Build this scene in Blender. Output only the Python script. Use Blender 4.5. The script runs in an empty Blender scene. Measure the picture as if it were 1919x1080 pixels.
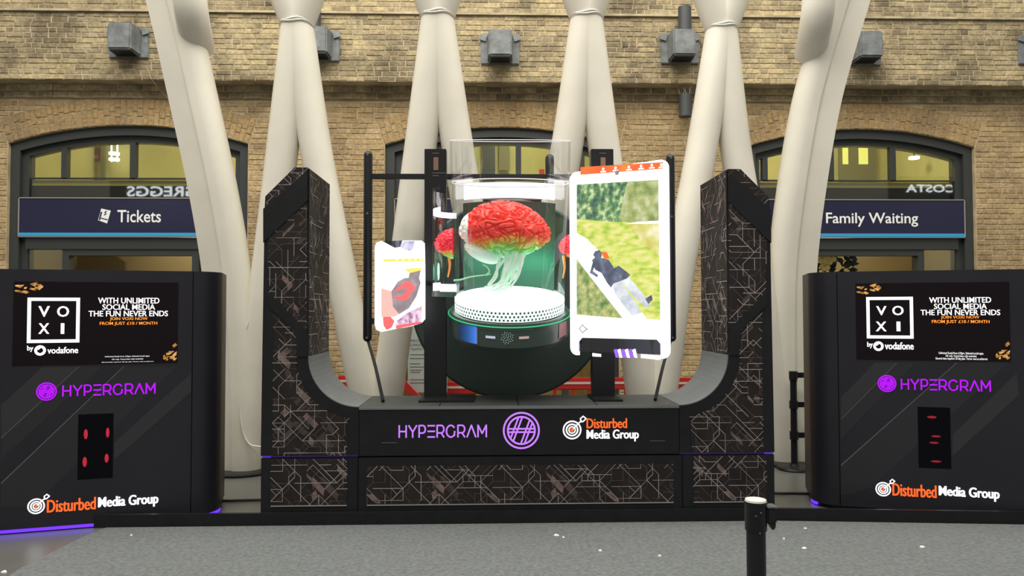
import bpy, bmesh, math, random
from mathutils import Vector, Matrix, noise

# ------------------------------------------------------------------ camera, light, exposure
sc = bpy.context.scene
col = sc.collection
FPX, CZ = 1386.0, 1.62
CAMR = (Matrix.Rotation(math.radians(-1.63), 3, 'Z') @ Matrix.Rotation(math.radians(91.75), 3, 'X')
        @ Matrix.Rotation(math.radians(-0.11), 3, 'Z'))
CAMP = Vector((0, 0, CZ))
cd = bpy.data.cameras.new('camera'); cam = bpy.data.objects.new('camera', cd); col.objects.link(cam)
cam.matrix_world = Matrix.Translation(CAMP) @ CAMR.to_4x4()
cd.sensor_fit = 'HORIZONTAL'; cd.sensor_width = 36.0; cd.lens = FPX / 1919.0 * 36.0
cd.clip_start = 0.05; cd.clip_end = 200
sc.camera = cam

w = bpy.data.worlds.new('world'); sc.world = w; w.use_nodes = True
w.node_tree.nodes['Background'].inputs[0].default_value = (1.0, 0.95, 0.86, 1)
w.node_tree.nodes['Background'].inputs[1].default_value = 0.36

def area(name, loc, target, sx, sy, power, color):
    d = bpy.data.lights.new(name, 'AREA'); d.shape = 'RECTANGLE'; d.size = sx; d.size_y = sy
    d.energy = power; d.color = color
    o = bpy.data.objects.new(name, d); col.objects.link(o); o.location = loc
    o.rotation_euler = (Vector(target) - Vector(loc)).to_track_quat('-Z', 'Y').to_euler()
    return o
area('concourse_roof_light', (0.5, 5.8, 12.5), (0.5, 6.6, 0.0), 17, 6, 2100, (1.0, 0.95, 0.86))
area('concourse_front_light', (-2.0, -2.0, 14.0), (0.3, 9.0, 3.2), 12, 4, 1250, (1.0, 0.95, 0.86))

sc.view_settings.view_transform = 'Standard'
sc.view_settings.look = 'None'
sc.view_settings.gamma = 1.0
sc.view_settings.use_curve_mapping = False
sc.view_settings.exposure = 0.10

R = random.Random(7)

# ------------------------------------------------------------------ helpers
def ray(x, y):
    return CAMR @ Vector(((x - 959.5) / FPX, (540 - y) / FPX, -1))
def at(x, y, Y):
    r = ray(x, y); return CAMP + r * (Y / r.y)
def atz(x, y, Z):
    r = ray(x, y); return CAMP + r * ((Z - CZ) / r.z)

class Frame:
    """a plane in space: origin, u (right), v (up), n (towards the viewer)"""
    def __init__(s, o, u, v=(0, 0, 1)):
        s.o = Vector(o); s.u = Vector(u).normalized(); s.v = Vector(v).normalized(); s.n = s.u.cross(s.v).normalized()
    def p(s, u, v, d=0.0): return s.o + s.u * u + s.v * v + s.n * d
    def px(s, x, y):
        r = ray(x, y); t = (s.o - CAMP).dot(s.n) / r.dot(s.n); q = CAMP + r * t - s.o
        return (q.dot(s.u), q.dot(s.v))

def mat(name, color, rough=0.5, metal=0.0, emis=None, es=0.0, spec=0.5, vary=0.0, scale=6.0, bump=0.0, bscale=60.0):
    m = bpy.data.materials.new(name); m.use_nodes = True
    nt = m.node_tree; b = nt.nodes['Principled BSDF']
    b.inputs['Base Color'].default_value = (*color, 1); b.inputs['Roughness'].default_value = rough
    b.inputs['Metallic'].default_value = metal; b.inputs['Specular IOR Level'].default_value = spec
    if emis:
        b.inputs['Emission Color'].default_value = (*emis, 1); b.inputs['Emission Strength'].default_value = es
    if vary or bump:
        g = nt.nodes.new('ShaderNodeNewGeometry')
    if vary:
        n = nt.nodes.new('ShaderNodeTexNoise'); n.inputs['Scale'].default_value = scale; n.inputs['Detail'].default_value = 5
        nt.links.new(g.outputs['Position'], n.inputs['Vector'])
        r = nt.nodes.new('ShaderNodeValToRGB')
        r.color_ramp.elements[0].position = 0.3; r.color_ramp.elements[1].position = 0.7
        r.color_ramp.elements[0].color = (*[c * (1 - vary) for c in color], 1)
        r.color_ramp.elements[1].color = (*[min(1, c * (1 + vary)) for c in color], 1)
        nt.links.new(n.outputs['Fac'], r.inputs['Fac']); nt.links.new(r.outputs['Color'], b.inputs['Base Color'])
    if bump:
        n2 = nt.nodes.new('ShaderNodeTexNoise'); n2.inputs['Scale'].default_value = bscale; n2.inputs['Detail'].default_value = 4
        nt.links.new(g.outputs['Position'], n2.inputs['Vector'])
        bp = nt.nodes.new('ShaderNodeBump'); bp.inputs['Strength'].default_value = bump; bp.inputs['Distance'].default_value = 0.01
        nt.links.new(n2.outputs['Fac'], bp.inputs['Height']); nt.links.new(bp.outputs['Normal'], b.inputs['Normal'])
    return m

def emat(name, color, s):
    return mat(name, tuple(c * 0.5 for c in color), 0.5, emis=color, es=s)

def noise_emat(name, c1, c2, c3, s, scale, stretch=(1, 1, 1)):
    """luminous picture area with a mottled procedural colour"""
    m = bpy.data.materials.new(name); m.use_nodes = True; nt = m.node_tree; b = nt.nodes['Principled BSDF']
    tc = nt.nodes.new('ShaderNodeTexCoord'); mp = nt.nodes.new('ShaderNodeMapping'); mp.inputs['Scale'].default_value = stretch
    n = nt.nodes.new('ShaderNodeTexNoise'); n.inputs['Scale'].default_value = scale; n.inputs['Detail'].default_value = 6
    r = nt.nodes.new('ShaderNodeValToRGB'); e = r.color_ramp.elements
    e[0].position = 0.32; e[0].color = (*c1, 1); e[1].position = 0.68; e[1].color = (*c3, 1)
    k = e.new(0.5); k.color = (*c2, 1)
    nt.links.new(tc.outputs['Object'], mp.inputs['Vector']); nt.links.new(mp.outputs['Vector'], n.inputs['Vector'])
    nt.links.new(n.outputs['Fac'], r.inputs['Fac'])
    b.inputs['Base Color'].default_value = (0.02, 0.02, 0.02, 1)
    nt.links.new(r.outputs['Color'], b.inputs['Emission Color']); b.inputs['Emission Strength'].default_value = s
    return m

def glass_mat(name, tint=(1, 1, 1), refl=0.08, rough=0.02):
    """thin clear sheet: straight-through transmission plus a fresnel reflection"""
    m = bpy.data.materials.new(name); m.use_nodes = True; nt = m.node_tree
    for n in list(nt.nodes): nt.nodes.remove(n)
    out = nt.nodes.new('ShaderNodeOutputMaterial'); mix = nt.nodes.new('ShaderNodeMixShader')
    t = nt.nodes.new('ShaderNodeBsdfTransparent'); t.inputs[0].default_value = (*tint, 1)
    g = nt.nodes.new('ShaderNodeBsdfGlossy'); g.inputs['Roughness'].default_value = rough
    lw = nt.nodes.new('ShaderNodeLayerWeight'); lw.inputs['Blend'].default_value = 0.35
    mr = nt.nodes.new('ShaderNodeMapRange'); mr.inputs['To Min'].default_value = refl; mr.inputs['To Max'].default_value = 0.75 if refl > .04 else 0.30
    nt.links.new(lw.outputs['Fresnel'], mr.inputs['Value']); nt.links.new(mr.outputs['Result'], mix.inputs['Fac'])
    nt.links.new(t.outputs[0], mix.inputs[1]); nt.links.new(g.outputs[0], mix.inputs[2]); nt.links.new(mix.outputs[0], out.inputs[0])
    return m

class MB:
    def __init__(s): s.v = []; s.f = []
    def face(s, pts):
        k = len(s.v); s.v += [Vector(p) for p in pts]; s.f.append(list(range(k, k + len(pts))))
    def box(s, x0, x1, y0, y1, z0, z1):
        k = len(s.v)
        s.v += [Vector(p) for p in ((x0,y0,z0),(x1,y0,z0),(x1,y1,z0),(x0,y1,z0),(x0,y0,z1),(x1,y0,z1),(x1,y1,z1),(x0,y1,z1))]
        for q in ((0,3,2,1),(4,5,6,7),(0,1,5,4),(1,2,6,5),(2,3,7,6),(3,0,4,7)): s.f.append([k + i for i in q])
        return s
    def prism(s, fr, poly, d0, d1):
        """polygon in a frame, from depth d0 (back) to d1 (front)"""
        a = sum(poly[i][0] * poly[(i+1) % len(poly)][1] - poly[(i+1) % len(poly)][0] * poly[i][1] for i in range(len(poly)))
        if a < 0: poly = poly[::-1]
        n = len(poly); k = len(s.v)
        s.v += [fr.p(u, v, d0) for u, v in poly] + [fr.p(u, v, d1) for u, v in poly]
        s.f.append([k + n + i for i in range(n)]); s.f.append([k + n - 1 - i for i in range(n)])
        for i in range(n):
            j = (i + 1) % n; s.f.append([k + i, k + j, k + n + j, k + n + i])
        return s
    def flat(s, fr, poly, d):
        a = sum(poly[i][0] * poly[(i+1) % len(poly)][1] - poly[(i+1) % len(poly)][0] * poly[i][1] for i in range(len(poly)))
        if a < 0: poly = poly[::-1]
        s.face([fr.p(u, v, d) for u, v in poly]); return s
    def rect(s, fr, u0, u1, v0, v1, d0, d1):
        return s.prism(fr, [(u0, v0), (u1, v0), (u1, v1), (u0, v1)], d0, d1)
    def loft(s, rings, cap=True, closed=True):
        n = len(rings[0]); k = len(s.v)
        for r in rings: s.v += [Vector(p) for p in r]
        for i in range(len(rings) - 1):
            for j in range(n if closed else n - 1):
                a, b = k + i * n + j, k + i * n + (j + 1) % n
                s.f.append([a, b, b + n, a + n])
        if cap:
            s.f.append([k + n - 1 - j for j in range(n)]); s.f.append([k + (len(rings) - 1) * n + j for j in range(n)])
        return s
    def tube(s, pts, rad, n=16, cap=True):
        pts = [Vector(p) for p in pts]
        if not hasattr(rad, '__len__'): rad = [rad] * len(pts)
        rings = []; t0 = (pts[1] - pts[0]).normalized()
        a = t0.orthogonal().normalized()
        for i, p in enumerate(pts):
            t = (pts[min(i+1, len(pts)-1)] - pts[max(i-1, 0)]).normalized()
            a = (a - t * a.dot(t)).normalized(); b = t.cross(a)
            rings.append([p + (a * math.cos(q) + b * math.sin(q)) * rad[i] for q in (2 * math.pi * j / n for j in range(n))])
        return s.loft(rings, cap)
    def lathe(s, o, axis, prof, n=48, cap=True):
        """profile [(r, h)] turned about an axis through o"""
        o = Vector(o); ax = Vector(axis).normalized(); a = ax.orthogonal().normalized(); b = ax.cross(a)
        rings = [[o + ax * h + (a * math.cos(q) + b * math.sin(q)) * r for q in (2 * math.pi * j / n for j in range(n))] for r, h in prof]
        return s.loft(rings, cap)
    def build(s, name, m, parent=None, root=None, smooth=False, bevel=0.0):
        off = Vector(root.location) if root is not None else Vector((0, 0, 0))
        me = bpy.data.meshes.new(name); me.from_pydata([tuple(p - off) for p in s.v], [], s.f); me.update()
        bm = bmesh.new(); bm.from_mesh(me); bmesh.ops.remove_doubles(bm, verts=bm.verts, dist=1e-5)
        if bevel:
            bmesh.ops.recalc_face_normals(bm, faces=bm.faces)
            bmesh.ops.bevel(bm, geom=[e for e in bm.edges if len(e.link_faces) == 2 and e.calc_face_angle(0) > 0.6],
                            offset=bevel, segments=2, affect='EDGES', clamp_overlap=True)
        bm.to_mesh(me); bm.free()
        if m: me.materials.append(m)
        if smooth:
            for p in me.polygons: p.use_smooth = True
            try: me.set_sharp_from_angle(angle=math.radians(40))
            except Exception: pass
        o = bpy.data.objects.new(name, me); col.objects.link(o)
        if parent is not None: o.parent = parent
        return o

def thing(name, loc, label, cat, group=None):
    o = bpy.data.objects.new(name, None); col.objects.link(o); o.location = loc; o.empty_display_size = 0.1
    return tag(o, label, cat, group)
def tag(o, label, cat, group=None):
    o['label'] = label; o['category'] = cat
    if group: o['group'] = group
    return o
def struct(o): o['kind'] = 'structure'; return o
def copy_tree(o, parent=None):
    c = o.copy(); col.objects.link(c)
    if parent is not None: c.parent = parent
    for ch in list(o.children): copy_tree(ch, c)
    return c

_tc = {}
def text_tris(s, bold=0.0):
    key = (s, bold)
    if key in _tc: return _tc[key]
    cu = bpy.data.curves.new('t', 'FONT'); cu.body = s; cu.size = 1; cu.resolution_u = 3; cu.offset = bold; cu.fill_mode = 'FRONT'
    ob = bpy.data.objects.new('t', cu); col.objects.link(ob)
    me = ob.to_mesh(); vs = [(v.co.x, v.co.y) for v in me.vertices]; fs = [list(p.vertices) for p in me.polygons]
    ob.to_mesh_clear(); bpy.data.objects.remove(ob); bpy.data.curves.remove(cu)
    _tc[key] = (vs, fs); return _tc[key]

def text(mb, fr, s, u0, u1, v0, v1, d, bold=0.0, heavy=0.0):
    """lettering fitted into a box of a frame, lying at depth d"""
    vs, fs = text_tris(s, bold)
    x0 = min(v[0] for v in vs); x1 = max(v[0] for v in vs); y0 = min(v[1] for v in vs); y1 = max(v[1] for v in vs)
    fat = heavy * (v1 - v0)
    for j, sh in enumerate((0,) if not heavy else (-1, 0, 1)):
        k = len(mb.v)
        for x, y in vs:
            mb.v.append(fr.p(u0 + fat + (x - x0) / (x1 - x0) * (u1 - u0 - 2 * fat) + sh * fat, v0 + (y - y0) / (y1 - y0) * (v1 - v0), d + .0001 * j))
        for f in fs: mb.f.append([k + i for i in f])
    return mb

def ring2(fr, mb, cu, cv, r0, r1, d, n=40, sx=1.0):
    for i in range(n):
        a, b = 2 * math.pi * i / n, 2 * math.pi * (i + 1) / n
        mb.flat(fr, [(cu + sx*r0*math.cos(a), cv + r0*math.sin(a)), (cu + sx*r1*math.cos(a), cv + r1*math.sin(a)),
                     (cu + sx*r1*math.cos(b), cv + r1*math.sin(b)), (cu + sx*r0*math.cos(b), cv + r0*math.sin(b))], d)
def disc2(fr, mb, cu, cv, r, d, n=28, sx=1.0):
    mb.flat(fr, [(cu + sx*r*math.cos(2*math.pi*i/n), cv + r*math.sin(2*math.pi*i/n)) for i in range(n)], d)
def stroke(mb, fr, pts, wd, d):
    for (a, b) in zip(pts[:-1], pts[1:]):
        dx, dy = b[0]-a[0], b[1]-a[1]; L = math.hypot(dx, dy)
        if L < 1e-6: continue
        ex, ey = dx/L*wd/2, dy/L*wd/2; px, py = -ey, ex
        mb.flat(fr, [(a[0]-ex*.6-px, a[1]-ey*.6-py), (b[0]+ex*.6-px, b[1]+ey*.6-py), (b[0]+ex*.6+px, b[1]+ey*.6+py), (a[0]-ex*.6+px, a[1]-ey*.6+py)], d)

# ------------------------------------------------------------------ materials
M = {}
M['white_paint'] = mat('white_paint', (0.80, 0.77, 0.67), 0.34, vary=0.04, scale=3)
M['black'] = mat('black_laminate', (0.008, 0.009, 0.011), 0.45, vary=0.2, scale=9, spec=0.3)
M['black_gloss'] = mat('black_gloss', (0.003, 0.003, 0.005), 0.2, spec=0.1)
M['black_metal'] = mat('black_metal', (0.010, 0.011, 0.013), 0.38, 0.0, spec=0.35)
M['frame_grey'] = mat('frame_grey', (0.032, 0.037, 0.036), 0.45)
M['lead'] = mat('lead_sheet', (0.17, 0.185, 0.19), 0.55, 0.1, vary=0.3, scale=8, bump=0.3, bscale=25)
M['dark_cyl'] = mat('dark_lamp_casing', (0.05, 0.055, 0.06), 0.5)
M['bench_top'] = mat('bench_top_grey', (0.045, 0.052, 0.05), 0.5, vary=0.06)
M['seam_violet'] = emat('seam_violet', (0.10, 0.03, 0.55), 0.7)
M['grey_ramp'] = mat('grey_ramp', (0.15, 0.16, 0.165), 0.6, vary=0.06)
M['pattern_base'] = mat('printed_panel_base', (0.016, 0.0125, 0.0125), 0.45, vary=0.3, scale=7, spec=0.3)
M['line_silver'] = mat('print_silver_line', (0.29, 0.26, 0.25), 0.45)
M['line_dim'] = mat('print_dim_line', (0.085, 0.068, 0.066), 0.5)
M['facet'] = mat('print_copper_facet', (0.15, 0.102, 0.092), 0.45, vary=0.6, scale=14)
M['facet_dark'] = mat('print_brown_facet', (0.055, 0.038, 0.036), 0.45, vary=0.4, scale=12)
M['kiosk'] = mat('kiosk_laminate', (0.018, 0.0175, 0.024), 0.42, vary=0.12, scale=2, spec=0.3)
M['kiosk_band'] = mat('kiosk_band', (0.033, 0.033, 0.039), 0.42, spec=0.3)
M['kiosk_band2'] = mat('kiosk_band_mid', (0.025, 0.025, 0.031), 0.42, spec=0.3)
M['kiosk_line'] = mat('kiosk_thin_line', (0.10, 0.10, 0.105), 0.4)
M['screen'] = mat('screen_black', (0.004, 0.003, 0.005), 0.2, emis=(0.03, 0.016, 0.016), es=0.10, spec=0.15)
M['white_lit'] = emat('white_lit', (1, 1, 1), 1.1)
M['white_hot'] = emat('white_hot', (0.93, 0.93, 1.0), 1.9)
M['orange_lit'] = emat('orange_lit', (1.0, 0.30, 0.03), 0.95)
M['red_orange'] = emat('red_orange_lit', (1.0, 0.13, 0.02), 0.95)
M['purple_lit'] = emat('purple_lit', (0.38, 0.0, 0.85), 1.15)
M['lilac_lit'] = emat('lilac_lit', (0.52, 0.20, 0.93), 0.85)
M['purple_dim'] = emat('purple_dim', (0.05, 0.02, 0.13), 0.5)
M['violet_led'] = emat('violet_led', (0.10, 0.02, 1.0), 1.9)
M['red_glow'] = emat('red_glow', (0.50, 0.012, 0.04), 0.7)
M['red_dim'] = emat('red_dim', (0.28, 0.006, 0.02), 0.6)
M['gold'] = noise_emat('gold_leaf', (0.10, 0.03, 0.0), (0.65, 0.27, 0.04), (0.95, 0.6, 0.2), 0.8, 30)
M['sign_navy'] = mat('sign_navy', (0.012, 0.013, 0.045), 0.22)
M['sign_blue'] = mat('sign_blue_stripe', (0.03, 0.32, 0.60), 0.3)
M['sign_rim'] = mat('sign_rim', (0.42, 0.40, 0.36), 0.35, 0.4)
M['sign_white'] = mat('sign_white', (0.82, 0.84, 0.84), 0.4)
M['carpet'] = mat('grey_carpet', (0.142, 0.154, 0.156), 0.95, vary=0.22, scale=38, bump=0.6, bscale=160, spec=0.2)
M['stone_floor'] = mat('stone_floor', (0.115, 0.115, 0.105), 0.30, vary=0.1, scale=1.5)
M['red_plastic'] = mat('red_plastic', (0.62, 0.035, 0.03), 0.4)
M['white_stripe'] = mat('white_stripe', (0.75, 0.72, 0.68), 0.4)
M['cream_cap'] = mat('cream_cap', (0.72, 0.70, 0.60), 0.45)
M['paper'] = mat('white_paper', (0.85, 0.85, 0.83), 0.7)
M['notice'] = mat('notice_paper', (0.50, 0.58, 0.55), 0.5)
M['notice_ink'] = mat('notice_ink', (0.12, 0.15, 0.15), 0.5)
M['copper'] = mat('copper_slot', (0.30, 0.19, 0.14), 0.35, 0.6)
M['screw'] = mat('screw_head', (0.22, 0.23, 0.26), 0.3, 0.8)
M['room_yellow'] = mat('room_yellow_wall', (0.56, 0.53, 0.25), 0.7, vary=0.12, scale=0.8)
M['room_cream'] = mat('room_cream_wall', (0.52, 0.42, 0.22), 0.7, vary=0.05, scale=0.8)
M['slab'] = mat('slab_edge', (0.62, 0.56, 0.26), 0.6)
M['dark_panel'] = mat('dark_spandrel', (0.022, 0.024, 0.016), 0.35)
M['room_grey'] = mat('room_grey_door', (0.20, 0.19, 0.10), 0.6)
M['pane_lit'] = emat('lit_pane', (0.80, 0.78, 0.20), 0.85)
M['lamp_lit'] = emat('lamp_lit', (1.0, 0.97, 0.80), 3.0)
M['leaf'] = mat('leaf_green', (0.025, 0.055, 0.022), 0.5, vary=0.4, scale=20)
M['petal'] = mat('yellow_petal', (0.90, 0.70, 0.24), 0.6)
M['violet_petal'] = mat('violet_petal', (0.05, 0.04, 0.16), 0.6)
M['shop_white'] = emat('shop_letters', (0.95, 1.0, 1.0), 7.0)
M['shop_blue'] = mat('shop_fascia', (0.02, 0.05, 0.12), 0.5)
M['pane'] = glass_mat('window_pane', (0.93, 0.95, 0.80), 0.07)
M['jar'] = glass_mat('jar_glass', (0.97, 0.985, 0.985), 0.025)
M['smoke'] = glass_mat('smoked_glass', (0.30, 0.33, 0.45), 0.06)
M['jar_back'] = mat('jar_dark_back', (0.035, 0.07, 0.06), 0.45)
M['disc_black'] = mat('disc_black', (0.022, 0.038, 0.034), 0.45)
M['housing'] = mat('housing_black', (0.05, 0.075, 0.068), 0.35)

def brick_material(name, cols, stain, attr):
    m = bpy.data.materials.new(name); m.use_nodes = True; nt = m.node_tree; b = nt.nodes['Principled BSDF']
    b.inputs['Roughness'].default_value = 0.9; b.inputs['Specular IOR Level'].default_value = 0.2
    if attr:
        a = nt.nodes.new('ShaderNodeAttribute'); a.attribute_name = 'rnd'; src = a.outputs['Fac']
    else:
        a = nt.nodes.new('ShaderNodeObjectInfo'); src = a.outputs['Random']
    r = nt.nodes.new('ShaderNodeValToRGB'); e = r.color_ramp.elements
    e[0].position = 0; e[0].color = (*cols[0], 1); e[1].position = 1; e[1].color = (*cols[-1], 1)
    for i, c in enumerate(cols[1:-1]):
        k = e.new((i + 1) / (len(cols) - 1)); k.color = (*c, 1)
    nt.links.new(src, r.inputs['Fac'])
    g = nt.nodes.new('ShaderNodeNewGeometry')
    n = nt.nodes.new('ShaderNodeTexNoise'); n.inputs['Scale'].default_value = 1.5; n.inputs['Detail'].default_value = 7; n.inputs['Roughness'].default_value = 0.65
    nt.links.new(g.outputs['Position'], n.inputs['Vector'])
    s = nt.nodes.new('ShaderNodeValToRGB'); s.color_ramp.elements[0].position = 0.38; s.color_ramp.elements[1].position = 0.58
    s.color_ramp.elements[0].color = (stain, stain * 0.98, stain * 0.98, 1); s.color_ramp.elements[1].color = (1.1, 1.08, 1.02, 1)
    nt.links.new(n.outputs['Fac'], s.inputs['Fac'])
    n2 = nt.nodes.new('ShaderNodeTexNoise'); n2.inputs['Scale'].default_value = 22; n2.inputs['Detail'].default_value = 5
    nt.links.new(g.outputs['Position'], n2.inputs['Vector'])
    s2 = nt.nodes.new('ShaderNodeMapRange'); s2.inputs['From Min'].default_value = 0.3; s2.inputs['From Max'].default_value = 0.7
    s2.inputs['To Min'].default_value = 0.72; s2.inputs['To Max'].default_value = 1.2
    nt.links.new(n2.outputs['Fac'], s2.inputs['Value'])
    m1 = nt.nodes.new('ShaderNodeMixRGB'); m1.blend_type = 'MULTIPLY'; m1.inputs[0].default_value = 1
    nt.links.new(r.outputs['Color'], m1.inputs[1]); nt.links.new(s.outputs['Color'], m1.inputs[2])
    m2 = nt.nodes.new('ShaderNodeMixRGB'); m2.blend_type = 'MULTIPLY'; m2.inputs[0].default_value = 1
    nt.links.new(m1.outputs['Color'], m2.inputs[1]); nt.links.new(s2.outputs['Result'], m2.inputs[2])
    nt.links.new(m2.outputs['Color'], b.inputs['Base Color'])
    bp = nt.nodes.new('ShaderNodeBump'); bp.inputs['Strength'].default_value = 0.5; bp.inputs['Distance'].default_value = 0.02
    nt.links.new(n2.outputs['Fac'], bp.inputs['Height']); nt.links.new(bp.outputs['Normal'], b.inputs['Normal'])
    return m
LOWC = [(0.334, 0.247, 0.14), (0.39, 0.295, 0.171), (0.427, 0.324, 0.184), (0.398, 0.286, 0.15), (0.466, 0.362, 0.218), (0.371, 0.272, 0.156)]
UPC = [(0.235, 0.197, 0.131), (0.375, 0.313, 0.197), (0.44, 0.361, 0.217), (0.319, 0.27, 0.175), (0.468, 0.385, 0.228), (0.357, 0.303, 0.2)]
ARC = [(0.379, 0.267, 0.135), (0.416, 0.296, 0.152), (0.361, 0.266, 0.147), (0.426, 0.315, 0.17)]
M['brick_low'] = brick_material('brick_yellow_stock', LOWC, 0.72, False)
M['brick_low_m'] = brick_material('brick_yellow_stock_mass', LOWC, 0.72, True)
M['brick_up'] = brick_material('brick_sooty_stock', UPC, 0.48, False)
M['brick_up_m'] = brick_material('brick_sooty_stock_mass', UPC, 0.48, True)
M['brick_arc'] = brick_material('brick_arch', ARC, 0.75, False)
M['brick_arc_m'] = brick_material('brick_arch_mass', ARC, 0.75, True)
M['mortar_low'] = mat('mortar', (0.42, 0.34, 0.21), 0.95, vary=0.25, scale=5, spec=0.1)
M['mortar_up'] = mat('mortar_sooty', (0.40, 0.34, 0.23), 0.95, vary=0.35, scale=4, spec=0.1)

# ------------------------------------------------------------------ floor and carpet
f = MB(); f.box(-20, 22, -12, 10.5, -0.1, 0.0); struct(f.build('floor', M['stone_floor']))

# ------------------------------------------------------------------ brick wall with three arched openings
WY = 10.5
ARCH = [-5.10, 0.16, 5.37]; AH = 1.665; SPR = 3.985; CRN = 4.245
AR = (AH * AH + (CRN - SPR) ** 2) / (2 * (CRN - SPR)); ACZ = CRN - AR
RING = 0.375; XL, XR = -13.5, 14.5
ZC0, ZC1, ZC2 = 4.625, 4.715, 4.805      # corbel courses, parapet foot
PY = 10.22                               # face of the parapet
ZL = 5.745                               # string course
ZT = 6.75
TH = math.asin(AH / AR)

mb = MB()
xs = sorted(set([XL, XR] + [c + s * AH for c in ARCH for s in (-1, 1)] + [c - AH + 2 * AH * i / 24 for c in ARCH for i in range(25)]))
def arch_z(x, c): return ACZ + math.sqrt(AR * AR - (x - c) ** 2)
for a, b in zip(xs[:-1], xs[1:]):
    c = next((c for c in ARCH if c - AH - 1e-6 <= (a + b) / 2 <= c + AH + 1e-6), None)
    za, zb = (0, 0) if c is None else (arch_z(a, c), arch_z(b, c))
    mb.face([(a, WY + .005, za), (b, WY + .005, zb), (b, WY + .005, ZC0 + .05), (a, WY + .005, ZC0 + .05)])
    if c is not None:   # soffit of the opening
        mb.face([(a, WY + .005, za), (a, WY + .42, za), (b, WY + .42, zb), (b, WY + .005, zb)])
for c in ARCH:
    for s in (-1, 1):
        x = c + s * AH
        mb.face([(x, WY + .005, 0), (x, WY + .42, 0), (x, WY + .42, SPR), (x, WY + .005, SPR)])
wall = struct(mb.build('wall_back', M['mortar_low']))
up = MB(); up.box(XL, XR, PY + .005, WY + .5, ZC2, ZT); up.box(XL, XR, WY - .025, WY + .5, ZC0, ZC1); up.box(XL, XR, WY - .065, WY + .5, ZC1, ZC2)
up.build('parapet_core', M['mortar_up'], wall)

# bricks: (x, y_face, z, width, height, angle, set)
bricks = []
def course(z, h, y, spans, key, jitter=0.006):
    for a, b in spans:
        x = a + 0.003
        if R.random() < .5: x0 = a; first = R.choice([0.06, 0.11, 0.16])
        else: first = None
        while x < b - 0.03:
            L = first if first else (R.choice([0.225, 0.225, 0.215, 0.24, 0.112, 0.105]) * R.uniform(.93, 1.07)); first = None
            L = min(L, b - x)
            if b - (x + L) < 0.05: L = b - x
            bricks.append((x + L / 2, y - R.uniform(-.002, .006), z + h / 2 + R.uniform(-.002, .002), L - R.uniform(.007, .012), h - R.uniform(.006, .011), R.uniform(-.008, .008), key))
            x += L
def spans_at(z, lo, hi):
    """clear stretches of a course beside the openings and their brick rings"""
    cuts = []
    for c in ARCH:
        if z < SPR: cuts.append((c - AH, c + AH))
        else:
            r = AR + RING; dz = z - ACZ
            if dz < r:
                hw = math.sqrt(r * r - dz * dz)
                lim = math.sin(TH) * (dz / math.cos(TH))       # skewback line
                hw = min(hw, lim)
                cuts.append((c - hw, c + hw))
    out = []; x = lo
    for a, b in cuts:
        if a > x: out.append((x, a - .004))
        x = b + .004
    if hi > x: out.append((x, hi))
    return out
H = 0.0752
k = 0
while k * H + H < ZC0 + .02:
    z = k * H; course(z, H, WY, spans_at(z + H * .5, XL, XR), 'low'); k += 1
course(ZC0, ZC1 - ZC0, WY - .03, [(XL, XR)], 'up'); course(ZC1, ZC2 - ZC1, WY - .07, [(XL, XR)], 'up')
n = round((ZL - ZC2) / H); h = (ZL - ZC2) / n
for i in range(n): course(ZC2 + i * h, h, PY, [(XL, XR)], 'up')
for i in range(11): course(ZL + .035 + i * h, h, PY + .0, [(XL, XR)], 'up')
for c in ARCH:          # rings of brick on end
    nv = int(2 * TH * (AR + RING / 2) / 0.077)
    for i in range(nv):
        a = -TH + 2 * TH * (i + .5) / nv
        cuts = [0, RING * R.choice([.3, .33, .36]), RING * R.choice([.63, .66]), RING] if i % 2 == 0 else ([0, RING * R.choice([.5, .6, .4]), RING])
        for q0, q1 in zip(cuts[:-1], cuts[1:]):
            rr = AR + (q0 + q1) / 2
            bricks.append((c + rr * math.sin(a), WY - R.uniform(0, .008), ACZ + rr * math.cos(a), 2 * TH * rr / nv - .006, (q1 - q0) - .007, -a, 'arc'))

def brick_geo(vs, fs, ctr, wd, ht, ang, ch=.006, dep=.05):
    k = len(vs); ca, sa = math.cos(ang), math.sin(ang)
    for (i, y) in ((0, dep), (0, ch), (ch, 0)):
        for sx, sz in ((-1, -1), (1, -1), (1, 1), (-1, 1)):
            x, z = sx * (wd / 2 - i), sz * (ht / 2 - i)
            vs.append((ctr[0] + x * ca - z * sa, ctr[1] + y, ctr[2] + x * sa + z * ca))
    fs.append([k + 8, k + 9, k + 10, k + 11])
    for b in (0, 4):
        for j in range(4):
            fs.append([k + b + j, k + b + (j + 1) % 4, k + b + 4 + (j + 1) % 4, k + b + 4 + j])

def proj(p):
    q = CAMR.transposed() @ (Vector(p) - CAMP); return 959.5 + FPX * q.x / -q.z, 540 - FPX * q.y / -q.z
def open_view(p):
    x, y = proj(p)
    if not (6 < x < 1913 and 6 < y < 330): return False
    return any(a < x < b for a, b in ((0, 268), (430, 490), (640, 745), (895, 1020), (1178, 1275), (1640, 1919)))
cand = sorted((i for i, b in enumerate(bricks) if open_view((b[0], b[1], b[2]))), key=lambda i: -bricks[i][3] * bricks[i][4])
single = set(cand[:300])
uv, uf = [], []; brick_geo(uv, uf, (0, 0, 0), 1, 1, 0, .03, .05)
proto = {}
for key in ('low', 'up', 'arc'):
    me = bpy.data.meshes.new('brick'); me.from_pydata(uv, [], uf); me.materials.append(M['brick_' + key]); proto[key] = me
for i in sorted(single):
    x, y, z, bw, bh, ang, key = bricks[i]
    o = bpy.data.objects.new('brick', proto[key]); col.objects.link(o); o.parent = wall
    o.location = (x, y, z); o.scale = (bw, 1, bh); o.rotation_euler = (0, -ang, 0)
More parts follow.
